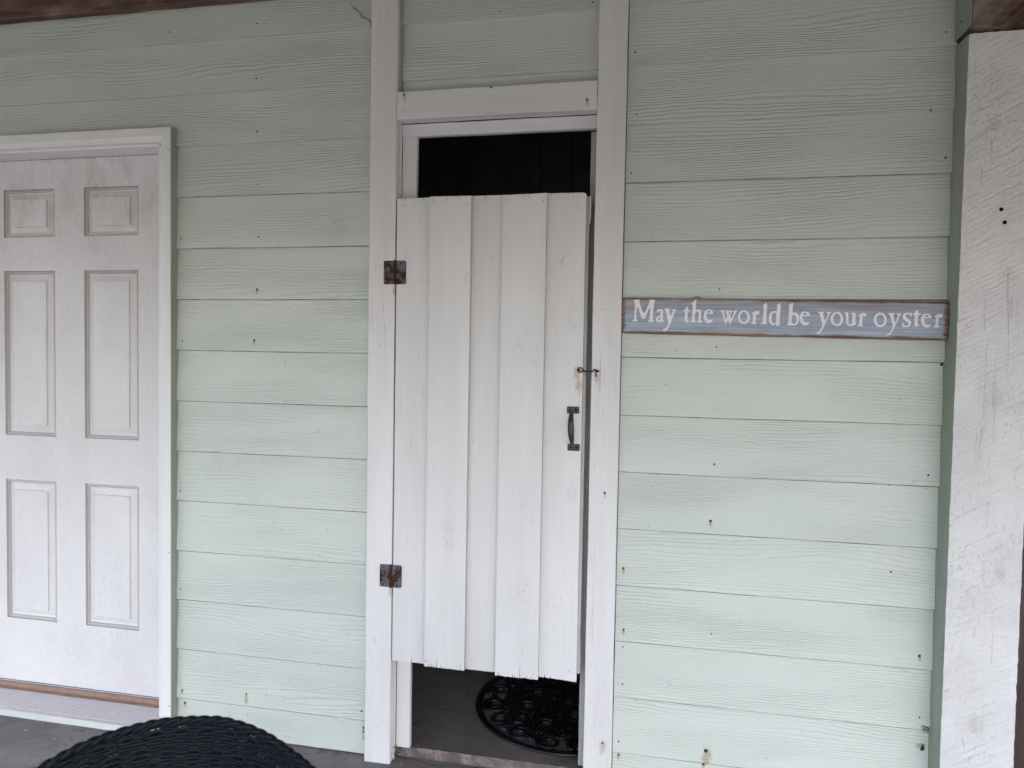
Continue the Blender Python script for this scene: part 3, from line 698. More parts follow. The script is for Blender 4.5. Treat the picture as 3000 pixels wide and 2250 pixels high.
# sheathing behind, so no daylight leaks through the laps
for i, (x0, x1, z0, z1) in enumerate(((-4.2, -2.63, 0, 2.75), (-1.70, -.815, 0, 2.75), (-2.63, -1.70, 2.11, 2.75), (-.815, -.165, 2.13, 2.75), (-.165, 5.0, 0, 2.75))):
    bm = bmesh.new(); box(bm, x0, x1, .026, .11, z0, z1)
    link('sheathing', bm, M_DARKGAP, wall)

# nails
bm = bmesh.new(); disc(bm, 0, 0, 0, .0030, .0009, 9)
bmesh.ops.recalc_face_normals(bm, faces=bm.faces)
me_n = bpy.data.meshes.new('nail'); bm.to_mesh(me_n); bm.free(); me_n.materials.append(M_NAIL)
bm = bmesh.new(); disc(bm, 0, 0, 0, .0040, .0012, 9, .001)
bmesh.ops.recalc_face_normals(bm, faces=bm.faces)
me_r = bpy.data.meshes.new('rusty_nail'); bm.to_mesh(me_r); bm.free(); me_r.materials.append(M_NAILR)
def face_y(z):
    k = math.floor((z - ZA) / LAP)
    return (z - (ZA + k * LAP)) * LEAN / LAP
for me, pts, nm in ((me_n, PLAIN_NAILS, 'nail'), (me_r, RUST_NAILS, 'rusty_nail')):
    for x, z in pts:
        o = bpy.data.objects.new(nm, me); COL.objects.link(o); o.parent = wall
        s = random.uniform(.8, 1.15) * (1.5 if (x, z) in ((.2044, .1665), (.199, .122), (.8245, 1.3688)) else 1)
        o.scale = (s, 1, s)
        o.location = Vector((x, face_y(z), z)) - wall.location

# specks, threads and bits of debris stuck to the boards
bm = bmesh.new()
rd = random.Random(77)
spots = []
for k in range(150):
    x = rd.choice((rd.uniform(-1.6, -.92), rd.uniform(-.06, .81), rd.uniform(-.79, -.19), rd.uniform(-2.4, -.92)))
    z = rd.uniform(.05, 2.5)
    if -2.7 < x < -1.63 and z < 2.16: continue
    if -.9 < x < -.08 and z < 2.23: continue
    if -.09 < x < .83 and 1.42 < z < 1.57: continue
    spots.append((x, z))
for x, z in spots:
    y = face_y(z) - .0006
    L = rd.uniform(.003, .013); a = rd.uniform(0, 6.28); c = rd.uniform(-2.5, 2.5)
    pts = []
    for i in range(6):
        f = i / 5
        aa = a + c * f
        pts.append((x + L * f * math.cos(aa), y - .0006 * math.sin(f * 3.1), z + L * f * math.sin(aa)))
    if rd.random() < .55:
        tube(bm, pts, rd.uniform(.00025, .0006), 4)
    else:
        disc(bm, x, z, y + .0004, rd.uniform(.0006, .0016), .0008, 6)
tag(link('wall_debris', bm, M_SILK), 'tiny dry threads and dirt flecks stuck to the green siding boards', 'debris', kind='stuff')

# ------------------------------------------------------------------ trim of the plank-door opening
fr = thing('opening_frame', 'chipped white painted timber frame round the plank door opening, two uprights and a header', 'door frame', (-.49, -.01, 0))
bm = bmesh.new(); bar(bm, PL0, PL1, -.030, .013, FZ + .002, 2.75, 'z', .0018, .05, .0006, 1); link('upright', bm, M_WHITE, fr)
bm = bmesh.new(); bar(bm, PR0, PR1, -.030, .013, FZ + .002, 2.75, 'z', .0018, .05, .0007, 2); link('upright', bm, M_WHITE, fr)
bm = bmesh.new(); bar(bm, PL1 + .0008, PR0 - .0008, -.030, .013, 2.1265, 2.2145, 'x', .0016, .05, .0006, 3); link('header', bm, M_WHITEH, fr)
# inner lining, a hair proud of the uprights, then the stop
bm = bmesh.new(); bar(bm, PL1 + .0005, PL1 + .0035, .001, .016, FZ + .002, 2.1245, 'z', .0008, .06, .0003, 4); link('jamb_lining', bm, M_WHITE, fr)
bm = bmesh.new(); bar(bm, -.8075, -.758, .016, .036, RZ + .007, 2.0838, 'z', .002, .05, .0005, 5); link('door_stop', bm, M_WHITE, fr)
bm = bmesh.new(); bar(bm, -.1922, -.150, .048, .068, RZ + .004, 2.0838, 'z', .002, .05, .0005, 6); link('door_stop', bm, M_PEDGE, fr)  # shaded colour darkens the gap beside the door
bm = bmesh.new(); bar(bm, -.8075, -.150, .0155, .0365, 2.0845, 2.1262, 'x', .002, .05, .0005, 7); link('head_stop', bm, M_WHITEH, fr)
for x, z, m in ((-.7871, 2.2048, M_NAILR), (-.2003, 2.1563, M_NAILR), (-.121, .9554, M_NAILR), (-.1106, .1689, M_NAILR), (-.5008, 2.2108, M_NAIL)):
    bm = bmesh.new(); disc(bm, x, z, -.0302, .0036, .0009, 9); link('nail', bm, m, fr)
for x, z in ((-.783, 2.153), (-.117, .5832), (-.13, 2.25), (-.86, 1.40), (-.14, 1.52), (-.86, .13)):
    bm = bmesh.new(); disc(bm, x, z, -.0302, .0042, .0007, 10, .0003); link('painted_nail', bm, M_PAINTNAIL, fr)
# clod of dirt and web at the foot of the left jamb
bm = bmesh.new()
for k in range(16):
    a = Vector((-.806 + rd.uniform(-.004, .006), rd.uniform(-.004, .02), FZ + rd.uniform(.001, .05)))
    b = a + Vector((rd.uniform(-.012, .012), rd.uniform(-.01, .01), rd.uniform(-.02, .02)))
    tube(bm, [a, (a + b) / 2 + Vector((0, -.003, .003)), b], rd.uniform(.0004, .0014), 4)
tag(link('dirt_tuft', bm, M_SILK), 'dark tuft of dirt and web at the foot of the left white upright', 'debris')

# ------------------------------------------------------------------ plank door
door = thing('plank_door', 'short white plank door of overlapping vertical boards on rusty hinges', 'door', (-.808, -.02, .355))
rp = random.Random(5)
def plank(x0, x1, y0, y1, zb0, zb1, zt0, zt1, cuts_t, cuts_b, rag=.0012, corner=False):
    """board outline with drying splits at both ends; zb0/zb1 bottom at left/right, zt0/zt1 top"""
    pts = []
    W = x1 - x0
    # bottom, left to right
    ev = sorted([(u, 'c', d) for u, d in cuts_b] + [(u, 'p', 0) for u in [i / 14 for i in range(15)] if all(abs(u - c[0]) > .02 for c in cuts_b)])
    for u, t, d in ev:
        x = x0 + W * u; z = zb0 + (zb1 - zb0) * u
        if t == 'c':
            pts += [(x - .0011, z), (x + rp.uniform(-.0005, .0005), z + d), (x + .0012, z + .0005)]
        else:
            pts.append((x, z + (rp.uniform(0, rag) if 0 < u < 1 else 0)))
    nz = 30
    for i in range(1, nz):
        z = zb1 + (zt1 - zb1) * i / nz
        pts.append((x1 + .0007 * mnoise.noise(Vector((x1 * 50, z * 12, 0))), z))
    if corner:
        pts += [(x1 - .0003, zt1 - .006), (x1 - .003, zt1 - .002)]
    ev = sorted([(u, 'c', d) for u, d in cuts_t] + [(u, 'p', 0) for u in [i / 14 for i in range(15)] if all(abs(u - c[0]) > .02 for c in cuts_t)], reverse=True)
    for u, t, d in ev:
        if corner and u > .95: continue
        x = x0 + W * u; z = zt0 + (zt1 - zt0) * u
        if t == 'c':
            pts += [(x + .0012, z), (x + rp.uniform(-.0005, .0005), z - d), (x - .0010, z)]
        else:
            pts.append((x, z - (rp.uniform(0, rag * .5) if 0 < u < 1 else 0)))
    for i in range(nz - 1, 0, -1):
        z = zb0 + (zt0 - zb0) * i / nz
        pts.append((x0 + .0007 * mnoise.noise(Vector((x0 * 50, z * 12, 5))), z))
    bm = bmesh.new()
    outline_prism(bm, pts, y0, y1, 1)
    return bm
YB, YF = -.030, -.0505
P = [
    plank(-.8060, -.664, YB, -.012, .3597, .3597, 1.8740, 1.8755, [(.18, .016), (.62, .012), (.78, .008)], [(.47, .030)]),
    plank(-.5775, -.430, YB, -.012, .3570, .3560, 1.8765, 1.8758, [(.43, .024)], [(.30, .004)]),
    plank(-.3400, -.1965, YB, -.012, .3590, .3530, 1.8775, 1.8768, [(.25, .012), (.33, .008), (.50, .016), (.62, .013), (.70, .010)], [(.30, .016), (.43, .014)], corner=True),
    plank(-.6887, -.5547, YF, YB - .0006, .3616, .3606, 1.8735, 1.8722, [(.09, .030), (.30, .010), (.41, .022), (.52, .006), (.70, .016)],
          [(.11, .024), (.17, .018), (.19, .012), (.23, .012), (.31, .030), (.41, .012), (.50, .008), (.71, .006), (.91, .020)], .0025),
    plank(-.4530, -.3155, YF, YB - .0006, .3561, .3562, 1.8715, 1.8739, [(.35, .014), (.47, .011), (.58, .016)],
          [(.11, .012), (.30, .009), (.41, .014), (.45, .010), (.58, .047), (.74, .014), (.86, .013)], .0025),
]
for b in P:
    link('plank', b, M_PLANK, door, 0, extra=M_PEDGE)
# cleats that hold the planks at the back, and the back stile that shows past the edge
for z in (.52, 1.10, 1.72):
    bm = bmesh.new(); bar(bm, -.795, -.285, -.0115, .007, z - .045, z + .045, 'x', .002, .08, .0004, z); link('cleat', bm, M_PLANK, door)
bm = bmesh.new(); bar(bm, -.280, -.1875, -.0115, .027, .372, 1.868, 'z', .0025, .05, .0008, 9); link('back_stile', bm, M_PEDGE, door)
bm = bmesh.new()
outline_prism(bm, [(-.1872, 1.783), (-.1845, 1.788), (-.1835, 1.80), (-.1828, 1.84), (-.1832, 1.868), (-.1872, 1.871)], -.0135, -.001)
link('splinter', bm, M_PLANK, door)
bm = bmesh.new()
pp = [(-.1868 + .002 * math.sin(i * 1.1), -.0135, .40 + .012 * i) for i in range(8)]
tube(bm, pp, .0011, 5); link('splinter', bm, M_PLANK, door)
RING = [(-.7906, 1.8556, 0), (-.7762, 1.8526, 1), (-.6758, 1.851, 0), (-.5698, 1.8456, 0), (-.4443, 1.8493, 0), (-.3278, 1.8488, 1), (-.2236, 1.8306, 0), (-.5431, 1.8307, 0),
        (-.7863, .3829, 0), (-.696, .3965, 0), (-.6831, .381, 1), (-.5708, .3751, 0), (-.536, .3893, 0), (-.4434, .3641, 1), (-.3288, .3746, 0), (-.2208, .3833, 0), (-.5435, 1.10, 0), (-.4600, 1.62, 1), (-.4600, 1.10, 0), (-.31, 1.10, 0)]
for x, z, dk in RING:
    y = YF if (-.6887 < x < -.5547 or -.453 < x < -.3155) else YB
    bm = bmesh.new(); disc(bm, x, z, y - .0001, .0042, .0012, 10, -.0010); link('nail', bm, M_PAINTNAIL, door)
    if dk:
        bm = bmesh.new(); disc(bm, x + .0006, z - .0012, y - .0003, .0016, .0006, 6, 0); link('nail_hole', bm, M_HOLE, door)

def hinge(z0, z1, x0, x1, xp):
    y = -.0305
    bm = bmesh.new()
    tube(bm, [(xp, y - .0045, z0 - .001), (xp, y - .0045, z0 + .0005), (xp, y - .0045, (z0 + z1) / 2), (xp, y - .0045, z1 + .001)], .0045, 10)
    for zz in (z0 + .016, z0 + .031, z0 + .046, z0 + .061):
        tube(bm, [(xp, y - .0045, zz - .0004), (xp, y - .0045, zz + .0004)], .0047, 10)
    h = link('hinge', bm, M_HPIN, door, smooth=False)
    def leaf(a, b):
        bm = bmesh.new()
        r = .006
        out_left = a == x0
        pts = []
        def arc(cx, cz, a0, a1):
            for k in range(5):
                t = a0 + (a1 - a0) * k / 4
                pts.append((cx + r * math.cos(t), cz + r * math.sin(t)))
        if out_left:
            arc(a + r, z0 + r, math.pi, 1.5 * math.pi); pts.append((b, z0)); pts.append((b, z1)); arc(a + r, z1 - r, .5 * math.pi, math.pi)
        else:
            pts.append((a, z0)); arc(b - r, z0 + r, -.5 * math.pi, 0); arc(b - r, z1 - r, 0, .5 * math.pi); pts.append((a, z1))
        outline_prism(bm, pts, y - .0022, y)
        link('leaf', bm, M_HINGE, h)
    leaf(x0, xp - .0035); leaf(xp + .0035, x1)
    for fx, fz in ((.18, .88), (.10, .52), (.18, .12), (.79, .88), (.90, .48), (.79, .10)):
        bm = bmesh.new(); disc(bm, x0 + (x1 - x0) * fx, z0 + (z1 - z0) * fz, y - .0022, .0034, .0008, 9, -.0006); link('screw', bm, M_HPIN, h)
        bm = bmesh.new(); disc(bm, x0 + (x1 - x0) * fx, z0 + (z1 - z0) * fz, y - .0027, .0013, .0006, 6, 0); link('screw_slot', bm, M_HOLE, h)
hinge(1.599, 1.675, -.8490, -.7730, -.8095)
hinge(.605, .680, -.8520, -.7760, -.8130)

# pull handle
bm = bmesh.new()
N = 22
rings = []
for i in range(N + 1):
    f = i / N
    z = 1.202 - f * (1.202 - 1.103)
    x = -.2245 - .0012 + (f - .5) * .004
    s = math.sin(math.pi * f)
    w = .0046 + .0052 * s ** .8
    y = -.034 - .030 * min(1, math.sin(math.pi * f) * 1.25) ** .8
    th_ = .0035 + .0015 * s
    ring = []
    for k in range(10):
        a = 2 * math.pi * k / 10
        ring.append(bm.verts.new((x + w * math.cos(a), y + th_ * math.sin(a), z)))
    rings.append(ring)
for i in range(N):
    for k in range(10):
        bm.faces.new((rings[i][k], rings[i][(k + 1) % 10], rings[i + 1][(k + 1) % 10], rings[i + 1][k]))
bm.faces.new(rings[0][::-1]); bm.faces.new(rings[-1])
hd = link('pull_handle', bm, M_IRON, door, smooth=True)
for zc, xc in ((1.2087, -.2234), (1.0926, -.2195)):
    bm = bmesh.new()
    pts = []
    for sx, sz, a0 in ((1, 1, 0), (-1, 1, .5), (-1, -1, 1), (1, -1, 1.5)):
        for k in range(4):
            a = (a0 + .5 * k / 3) * math.pi
            pts.append((xc + sx * .0158 + .003 * math.cos(a), zc + sz * .0078 + .003 * math.sin(a)))
    outline_prism(bm, pts, -.0345, -.0302)
    link('plate', bm, M_IRON, hd)
    for s in (-1, 1):
        bm = bmesh.new(); disc(bm, xc + s * .0088, zc, -.0346, .0034, .0006, 9, -.0008); link('screw', bm, M_HOLE, hd)

# hook and eye latch
bm = bmesh.new()
ring = [(-.2030 + .0075 * math.cos(a), -.0400, 1.3330 + .0075 * math.sin(a)) for a in [2 * math.pi * k / 16 for k in range(16)]]
tube(bm, ring, .0019, 6, closed=True)
tube(bm, [(-.1956, -.040, 1.3318), (-.190, -.042, 1.3300), (-.1767, -.044, 1.3292), (-.1670, -.044, 1.3292), (-.1625, -.043, 1.3325), (-.1585, -.042, 1.3362), (-.1548, -.0415, 1.3350), (-.1535, -.0415, 1.3300), (-.1545, -.0415, 1.3200), (-.1552, -.0415, 1.3130)], .0021, 7)
hk = link('latch_hook', bm, M_RUSTIRON, door, smooth=True)
bm = bmesh.new(); tube(bm, [(-.2120, -.0300, 1.3335), (-.2115, -.0360, 1.3338), (-.2075, -.0415, 1.3355), (-.2035, -.0425, 1.3335), (-.2065, -.0400, 1.3305), (-.2118, -.0350, 1.3325)], .0022, 6)
link('eye_screw', bm, M_RUSTIRON, hk, smooth=True)
bm = bmesh.new(); tube(bm, [(-.1470, -.0300, 1.3305), (-.1472, -.0360, 1.3306), (-.1515, -.0430, 1.3330), (-.1570, -.0440, 1.3330), (-.1560, -.0410, 1.3300), (-.1475, -.0350, 1.3296)], .0022, 6)
link('eye_screw', bm, M_RUSTIRON, fr, smooth=True)

# ------------------------------------------------------------------ the dark room behind
rb = bmesh.new(); box(rb, -1.3, .4, 1.012, 1.03, 0, 2.6)
backw = link('room_wall', rb, M_HOLE); tag(backw, kind='structure')
seams = [-1.3, -.903, -.503, -.36, -.05, .4]
for a, b in zip(seams, seams[1:]):
    bm = bmesh.new(); box(bm, a + .0015, b - .0015, 1.0, 1.0118, RZ, 2.6)
    link('panel', bm, M_DARKG, backw, .0008)
for nm, dims in (('room_side_wall', (-1.32, -1.3, .11, 1.05, 0, 2.6)), ('room_side_wall', (.4, .42, .11, 1.05, 0, 2.6)), ('room_ceiling', (-1.32, .42, .11, 1.05, 2.6, 2.62)), ('room_front_wall', (-1.30, -.80, .1105, .1205, 0, 2.6)), ('room_front_wall', (-.155, .40, .1105, .1205, 0, 2.6)), ('room_front_wall', (-.80, -.155, .1105, .1205, 2.12, 2.6))):
    bm = bmesh.new(); box(bm, *dims); tag(link(nm, bm, M_DARKG), kind='structure')

# rubber mat with scrolls
MC = Vector((-.276, .4305)); MR = .345
mat = thing('door_mat', 'round black rubber mat with open scroll pattern on the dark room floor', 'mat', (MC.x, MC.y, RZ))
bm = bmesh.new()
def ringpts(r, z, n=96): return [(MC.x + r * math.cos(2 * math.pi * k / n), MC.y + r * math.sin(2 * math.pi * k / n), z) for k in range(n)]
tube(bm, ringpts(MR - .007, RZ + .0065), .008, 8, True, .75)
tube(bm, ringpts(MR - .021, RZ + .0065), .0045, 6, True, .8)
link('rim', bm, M_BLACKR, mat, smooth=True)
bm = bmesh.new()
rm_ = random.Random(21)
circ = []
for ang in range(15):      # a regular border of curls
    a = 2 * math.pi * ang / 15
    circ.append((MC.x + .272 * math.cos(a), MC.y + .272 * math.sin(a), .048))
tries = 0
while tries < 12000:
    tries += 1
    rr = rm_.choice((.050, .044, .036, .026, .018)); q = rm_.uniform(0, .25) ; a = rm_.uniform(0, 6.283)
    q = .25 * math.sqrt(rm_.random())
    x, y = MC.x + q * math.cos(a), MC.y + q * math.sin(a)
    if q + rr > .24: continue
    if all((x - c[0]) ** 2 + (y - c[1]) ** 2 > (rr + c[2] - .015) ** 2 for c in circ): circ.append((x, y, rr))
for x, y, rr in circ:
    a0 = rm_.uniform(0, 6.28); sgn = rm_.choice((-1, 1)); n = 22
    pts = []
    for k in range(n + 1):
        f = k / n
        a = a0 + sgn * f * 9.4
        r_ = rr * (1.02 - .72 * f)
        pts.append((x + r_ * math.cos(a), y + r_ * math.sin(a), RZ + .0055 + .001 * f))
    tube(bm, pts, lambda f, rr=rr: .0125 * (1 - .4 * f), 7, False, .5)
    if rm_.random() < .8:
        tube(bm, [(x + rr * .9 * math.cos(a0), y + rr * .9 * math.sin(a0), RZ + .005), (x + rr * 1.5 * math.cos(a0 + .6), y + rr * 1.5 * math.sin(a0 + .6), RZ + .005)], .008, 5, False, .6)
sc = link('scrollwork', bm, M_BLACKR, mat, smooth=True)

# ------------------------------------------------------------------ entry door on the left
DX = .085
fx = lambda x: x * .9934
fz = lambda z: 1.363 + (z - 1.363) * .9934
ent = thing('entry_door', 'smudged white six-panel entry door with white casing and ribbed metal sill', 'door', (-2.164, .05, 0))
rects = {'T': (1.7991, 1.9815), 'M': (1.0333, 1.6705), 'B': (.3089, .8598)}
cols = {'R': (-2.1010, -1.8665), 'L': (-2.4615, -2.2305)}
bm = bmesh.new()
xs = [-2.622] + [fx(v) for v in (cols['L'][0], cols['L'][1], cols['R'][0], cols['R'][1])] + [-1.7065]
zs = [.0705] + [fz(v) for v in (*rects['B'], *rects['M'], *rects['T'])] + [2.0865]
V = {(i, j): bm.verts.new((xs[i], DX, zs[j])) for i in range(6) for j in range(8)}
PROF = [(.0022, .0090), (.0050, .0092), (.0075, .0040), (.0105, .0036), (.0130, .0110), (.0180, .0125), (.0400, .0062), (.0412, .0002)]
for i in range(5):
    for j in range(7):
        loop = [V[i, j], V[i + 1, j], V[i + 1, j + 1], V[i, j + 1]]
        if i in (1, 3) and j in (1, 3, 5):
            x0, x1, z0, z1 = xs[i], xs[i + 1], zs[j], zs[j + 1]
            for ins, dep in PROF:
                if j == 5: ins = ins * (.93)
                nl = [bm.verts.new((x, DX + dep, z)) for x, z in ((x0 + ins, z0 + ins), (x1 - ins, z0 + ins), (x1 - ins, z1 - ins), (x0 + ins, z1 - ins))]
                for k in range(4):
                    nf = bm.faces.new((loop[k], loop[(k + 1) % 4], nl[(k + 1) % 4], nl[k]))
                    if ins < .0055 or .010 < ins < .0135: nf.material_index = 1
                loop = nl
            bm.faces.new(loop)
        else:
            bm.faces.new(loop)
bk = [bm.verts.new(p) for p in ((-2.622, DX + .04, .0705), (-1.7065, DX + .04, .0705), (-1.7065, DX + .04, 2.0865), (-2.622, DX + .04, 2.0865))]
bm.faces.new(bk)
bot = [V[i, 0] for i in range(6)]; top = [V[i, 7] for i in range(6)]
lef = [V[0, j] for j in range(8)]; rig = [V[5, j] for j in range(8)]
bm.faces.new(bot + [bk[1], bk[0]]); bm.faces.new(top[::-1] + [bk[3], bk[2]][::1]); bm.faces.new(lef[::-1] + [bk[0], bk[3]]); bm.faces.new(rig + [bk[2], bk[1]])
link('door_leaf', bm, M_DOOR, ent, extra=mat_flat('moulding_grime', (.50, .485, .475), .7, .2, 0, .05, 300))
# brickmould casing: swept section with steps, mitred at the corner
CP = [(0.0, 0.0), (0.0, -.0285), (.0015, -.030), (.030, -.030), (.0325, -.0275), (.036, -.0255), (.041, -.0245), (.044, -.0215), (.0465, -.0185), (.0465, 0.0)]
XO, XL, ZT = CAS_R, -2.6945, CAS_T
bm = bmesh.new()
rings = []
for (sx, sz, zfix) in ((-1, 0, FZ + .002), (-1, -1, None), (1, -1, None), (1, 0, FZ + .002)):
    ring = []
    for w, y in CP:
        if zfix is not None:
            x = XO - w if sx < 0 else XL + w
            ring.append(bm.verts.new((x, y, zfix)))
        else:
            x = XO - w if sx < 0 else XL + w
            ring.append(bm.verts.new((x, y, ZT - w)))
    rings.append(ring)
for i, nm in enumerate(('r', 't', 'l')):
    b = bmesh.new()
    r0 = [b.verts.new(v.co) for v in rings[i]]; r1 = [b.verts.new(v.co) for v in rings[i + 1]]
    # hairline at the mitre
    for k in range(len(r0)):
        if i == 1: r0[k].co.x -= .0004; r1[k].co.x += .0004
        if i == 0: r1[k].co.z -= .0004
    m_ = len(r0)
    for k in range(m_):
        b.faces.new((r0[k], r0[(k + 1) % m_], r1[(k + 1) % m_], r1[k]))
    b.faces.new(r0[::-1]); b.faces.new(r1)
    link('casing', b, M_CASE, ent)
bm.free()
bm = bmesh.new(); bar(bm, -2.65, -1.70, .001, .125, 2.0890, 2.1080, 'x', .001, .2, .0002, 3); link('head_jamb', bm, M_CASE, ent)
bm = bmesh.new(); bar(bm, -1.7050, -1.6875, .001, .125, .045, 2.0885, 'z', .001, .2, .0002, 4); link('side_jamb', bm, M_CASE, ent)
bm = bmesh.new(); bar(bm, -2.6405, -2.6235, .001, .125, .045, 2.0885, 'z', .001, .2, .0002, 5); link('side_jamb', bm, M_CASE, ent)
for x, z in ((-1.6400, 2.065), (-1.6380, .66), (-1.6400, .11)):
    bm = bmesh.new(); disc(bm, x, z, -.0302, .0022, .0006, 8); link('nail', bm, M_NAIL, ent)
# sill
prof = [(.120, .012), (.120, .047)]
y = .074
prof += [(.076, .047), (.074, .0415)]
for k in range(14):
    yy = .062 - k * .0080
    zz = .0410 - k * .00034
    prof += [(yy, zz), (yy - .0012, zz + .0026), (yy - .0034, zz + .0026), (yy - .0046, zz)]
prof += [(-.0540, .0368), (-.0565, .0350), (-.0565, .0325), (-.052, .0322), (-.040, .0322), (-.040, .012)]
bm = bmesh.new(); prism_x(bm, prof, -2.64, -1.686); link('ribbed_sill', bm, M_ALU, ent)
bm = bmesh.new(); bar(bm, -2.64, -1.687, .0735, .0835, .0470, .0650, 'x', .0012, .3, .0002, 2); link('sill_cap', bm, M_CAP, ent)
bm = bmesh.new(); prism_x(bm, [(.0735, .0418), (.0665, .0425), (.062, .0445), (.061, .0475), (.0735, .0490)], -2.64, -1.687); link('sill_bead', bm, M_CAP, ent)
bm = bmesh.new(); bar(bm, -2.68, -1.684, -.0500, -.006, FZ - .004, .0290, 'x', .002, .08, .0008, 8); link('sill_nose', bm, M_NOSE, ent)

# ------------------------------------------------------------------ rough post and the beam on it
post = thing('rough_post', 'thick rough-sawn white painted post with knots and saw marks at the end of the wall', 'post', (.92, .01, FZ))
PF, PX0, PX1 = -.070, .829, 1.0145
bm = bmesh.new()
nz, nu = 150, 14
def post_pt(u, v):
    # u runs round the visible faces: left side, front, right side
    z = FZ + v * (2.262 - FZ)
    if u < 0: x, y = PX0, PF + (-u) * (.115 - PF) ; nrm = Vector((-1, 0, 0))
    elif u > 1: x, y = PX1, PF + (u - 1) * (.115 - PF); nrm = Vector((1, 0, 0))
    else: x, y = PX0 + u * (PX1 - PX0), PF; nrm = Vector((0, -1, 0))
    e = Vector((x, y, z))
    d = .0010 * mnoise.noise(e * 14) + .0006 * mnoise.noise(e * 60)
    ed = min(abs(u), abs(u - 1))
    if ed < .02: d = .0016 * mnoise.noise(Vector((x * 3, 0, z * 38))) + .0012 * mnoise.noise(Vector((x * 3, 4, z * 120))) - .0012
    q = e + nrm * d
    if ed < .02: q += Vector((-1 if u < .5 else 1, 0, 0)) * d
    if v == 1: q.z += .0025 * mnoise.noise(Vector((x * 60, y * 60, 3)))
    return q
us = [-1, -.5, -.1, 0] + [i / nu for i in range(1, nu)] + [1, 1.1, 1.5, 2]
grid = [[bm.verts.new(post_pt(u, j / nz)) for u in us] for j in range(nz + 1)]
ng = 3
for j in range(nz):
    for i in range(ng, len(us) - 1):
        bm.faces.new((grid[j][i], grid[j][i + 1], grid[j + 1][i + 1], grid[j + 1][i]))
bm.faces.new([grid[nz][i] for i in range(ng, len(us))])
bmesh.ops.recalc_face_normals(bm, faces=bm.faces)
link('post_timber', bm, M_SAWN, post)
bm = bmesh.new()
grid = [[bm.verts.new(post_pt(u, j / nz)) for u in us[:ng + 1]] for j in range(nz + 1)]
for j in range(nz):
    for i in range(ng):
        bm.faces.new((grid[j][i], grid[j][i + 1], grid[j + 1][i + 1], grid[j + 1][i]))
link('painted_side', bm, M_GREEN, post)
for x, z, r in ((.9252, 1.789, .0055), (.9347, 1.7542, .0058)):
    bm = bmesh.new(); disc(bm, x, z, PF - .0006, r, .0005, 12, -.0004); link('bolt_hole', bm, M_HOLE, post)

beam = thing('rough_beam', 'weathered brown rough timber beam resting on top of the white post', 'beam', (1.6, 0, 2.268))
bm = bmesh.new()
nx_, na = 60, 16
rings = []
for i in range(nx_ + 1):
    x = PX0 - .003 + 2.6 * i / nx_
    ring = []
    for k in range(na * 4):
        s = k / na; side = int(s); f = s - side
        y0_, y1_, z0_, z1_ = -.100, .10, 2.268, 2.52
        if side == 0: p = Vector((x, y0_ + (y1_ - y0_) * f, z0_)); n_ = Vector((0, 0, -1))
        elif side == 1: p = Vector((x, y1_, z0_ + (z1_ - z0_) * f)); n_ = Vector((0, 1, 0))
        elif side == 2: p = Vector((x, y1_ - (y1_ - y0_) * f, z1_)); n_ = Vector((0, 0, 1))
        else: p = Vector((x, y0_, z1_ - (z1_ - z0_) * f)); n_ = Vector((0, -1, 0))
        p += n_ * (.006 * mnoise.noise(Vector((x * 9, p.y * 12, p.z * 22))) + .003 * mnoise.noise(Vector((x * 40, p.y * 40, p.z * 60))))
        if side == 0: p.z = max(p.z, 2.2655)
        ring.append(bm.verts.new(p))
    rings.append(ring)
m_ = na * 4
for i in range(nx_):
    for k in range(m_):
        bm.faces.new((rings[i][k], rings[i][(k + 1) % m_], rings[i + 1][(k + 1) % m_], rings[i + 1][k]))
bm.faces.new(rings[0][::-1]); bm.faces.new(rings[-1])
link('beam_timber', bm, M_BEAM, beam)
bm = bmesh.new(); bar(bm, PX0 - .0075, PX0 - .0045, -.097, .0, 2.2725, 2.55, 'z', .0008, .02, .0008, 3)
link('painted_end', bm, M_GREEN, beam)
bm = bmesh.new(); disc(bm, 0, 0, 0, .003, .001, 8); o = link('nail', bm, M_NAIL, beam); o.rotation_euler = (0, 0, R(-90)); o.location = Vector((PX0 - .0076, -.035, 2.312)) - beam.location

# brown boarding past the post
bw = thing('brown_board_wall', 'dark brown boarded wall just visible past the rough white post', 'wall', (1.5, .01, 0))
for k in range(12):
    bm = bmesh.new(); bar(bm, 1.0165 + k * .14, 1.0165 + k * .14 + .1375, -.004, .018, FZ + .002, 2.262, 'z', .002, .2, .0004, k)
    link('board', bm, M_BROWN, bw)

# ledger board under the ceiling, far left
bm = bmesh.new(); bar(bm, -4.2, .80, -.040, -.0025, 2.553, 2.73, 'x', .003, .05, .0012, 6)
tag(link('ledger_board', bm, M_LEDGER), 'red brown rough ledger board fixed along the top of the siding', 'board')

# ------------------------------------------------------------------ porch roof, all out of frame but it makes the shade
roof = thing('porch_roof', 'low boarded porch roof over the concrete floor with posts along its open edge', 'roof', (0, -1.7, 2.75))
for k in range(30):
    y = -3.62 + k * .125
    bm = bmesh.new(); box(bm, -5.2, 5.2, y, y + .122, 2.751, 2.77); link('ceiling_board', bm, M_CEIL, roof, .002)
bm = bmesh.new(); box(bm, -5.3, 5.3, -3.75, .3, 2.78, 2.86); link('roof_deck', bm, M_BROWN, roof)
bm = bmesh.new(); box(bm, -5.2, 5.2, -3.55, -3.42, 2.12, 2.75); link('front_shade_beam', bm, M_CEIL, roof)  # unseen beam, hung low to keep sky light off the upper wall
for x in (-4.9, -2.4, 2.4, 5.0):
    bm = bmesh.new(); box(bm, x - .07, x + .07, -3.55, -3.42, FZ, 2.119); link('roof_post', bm, M_WHITE, roof, .004)

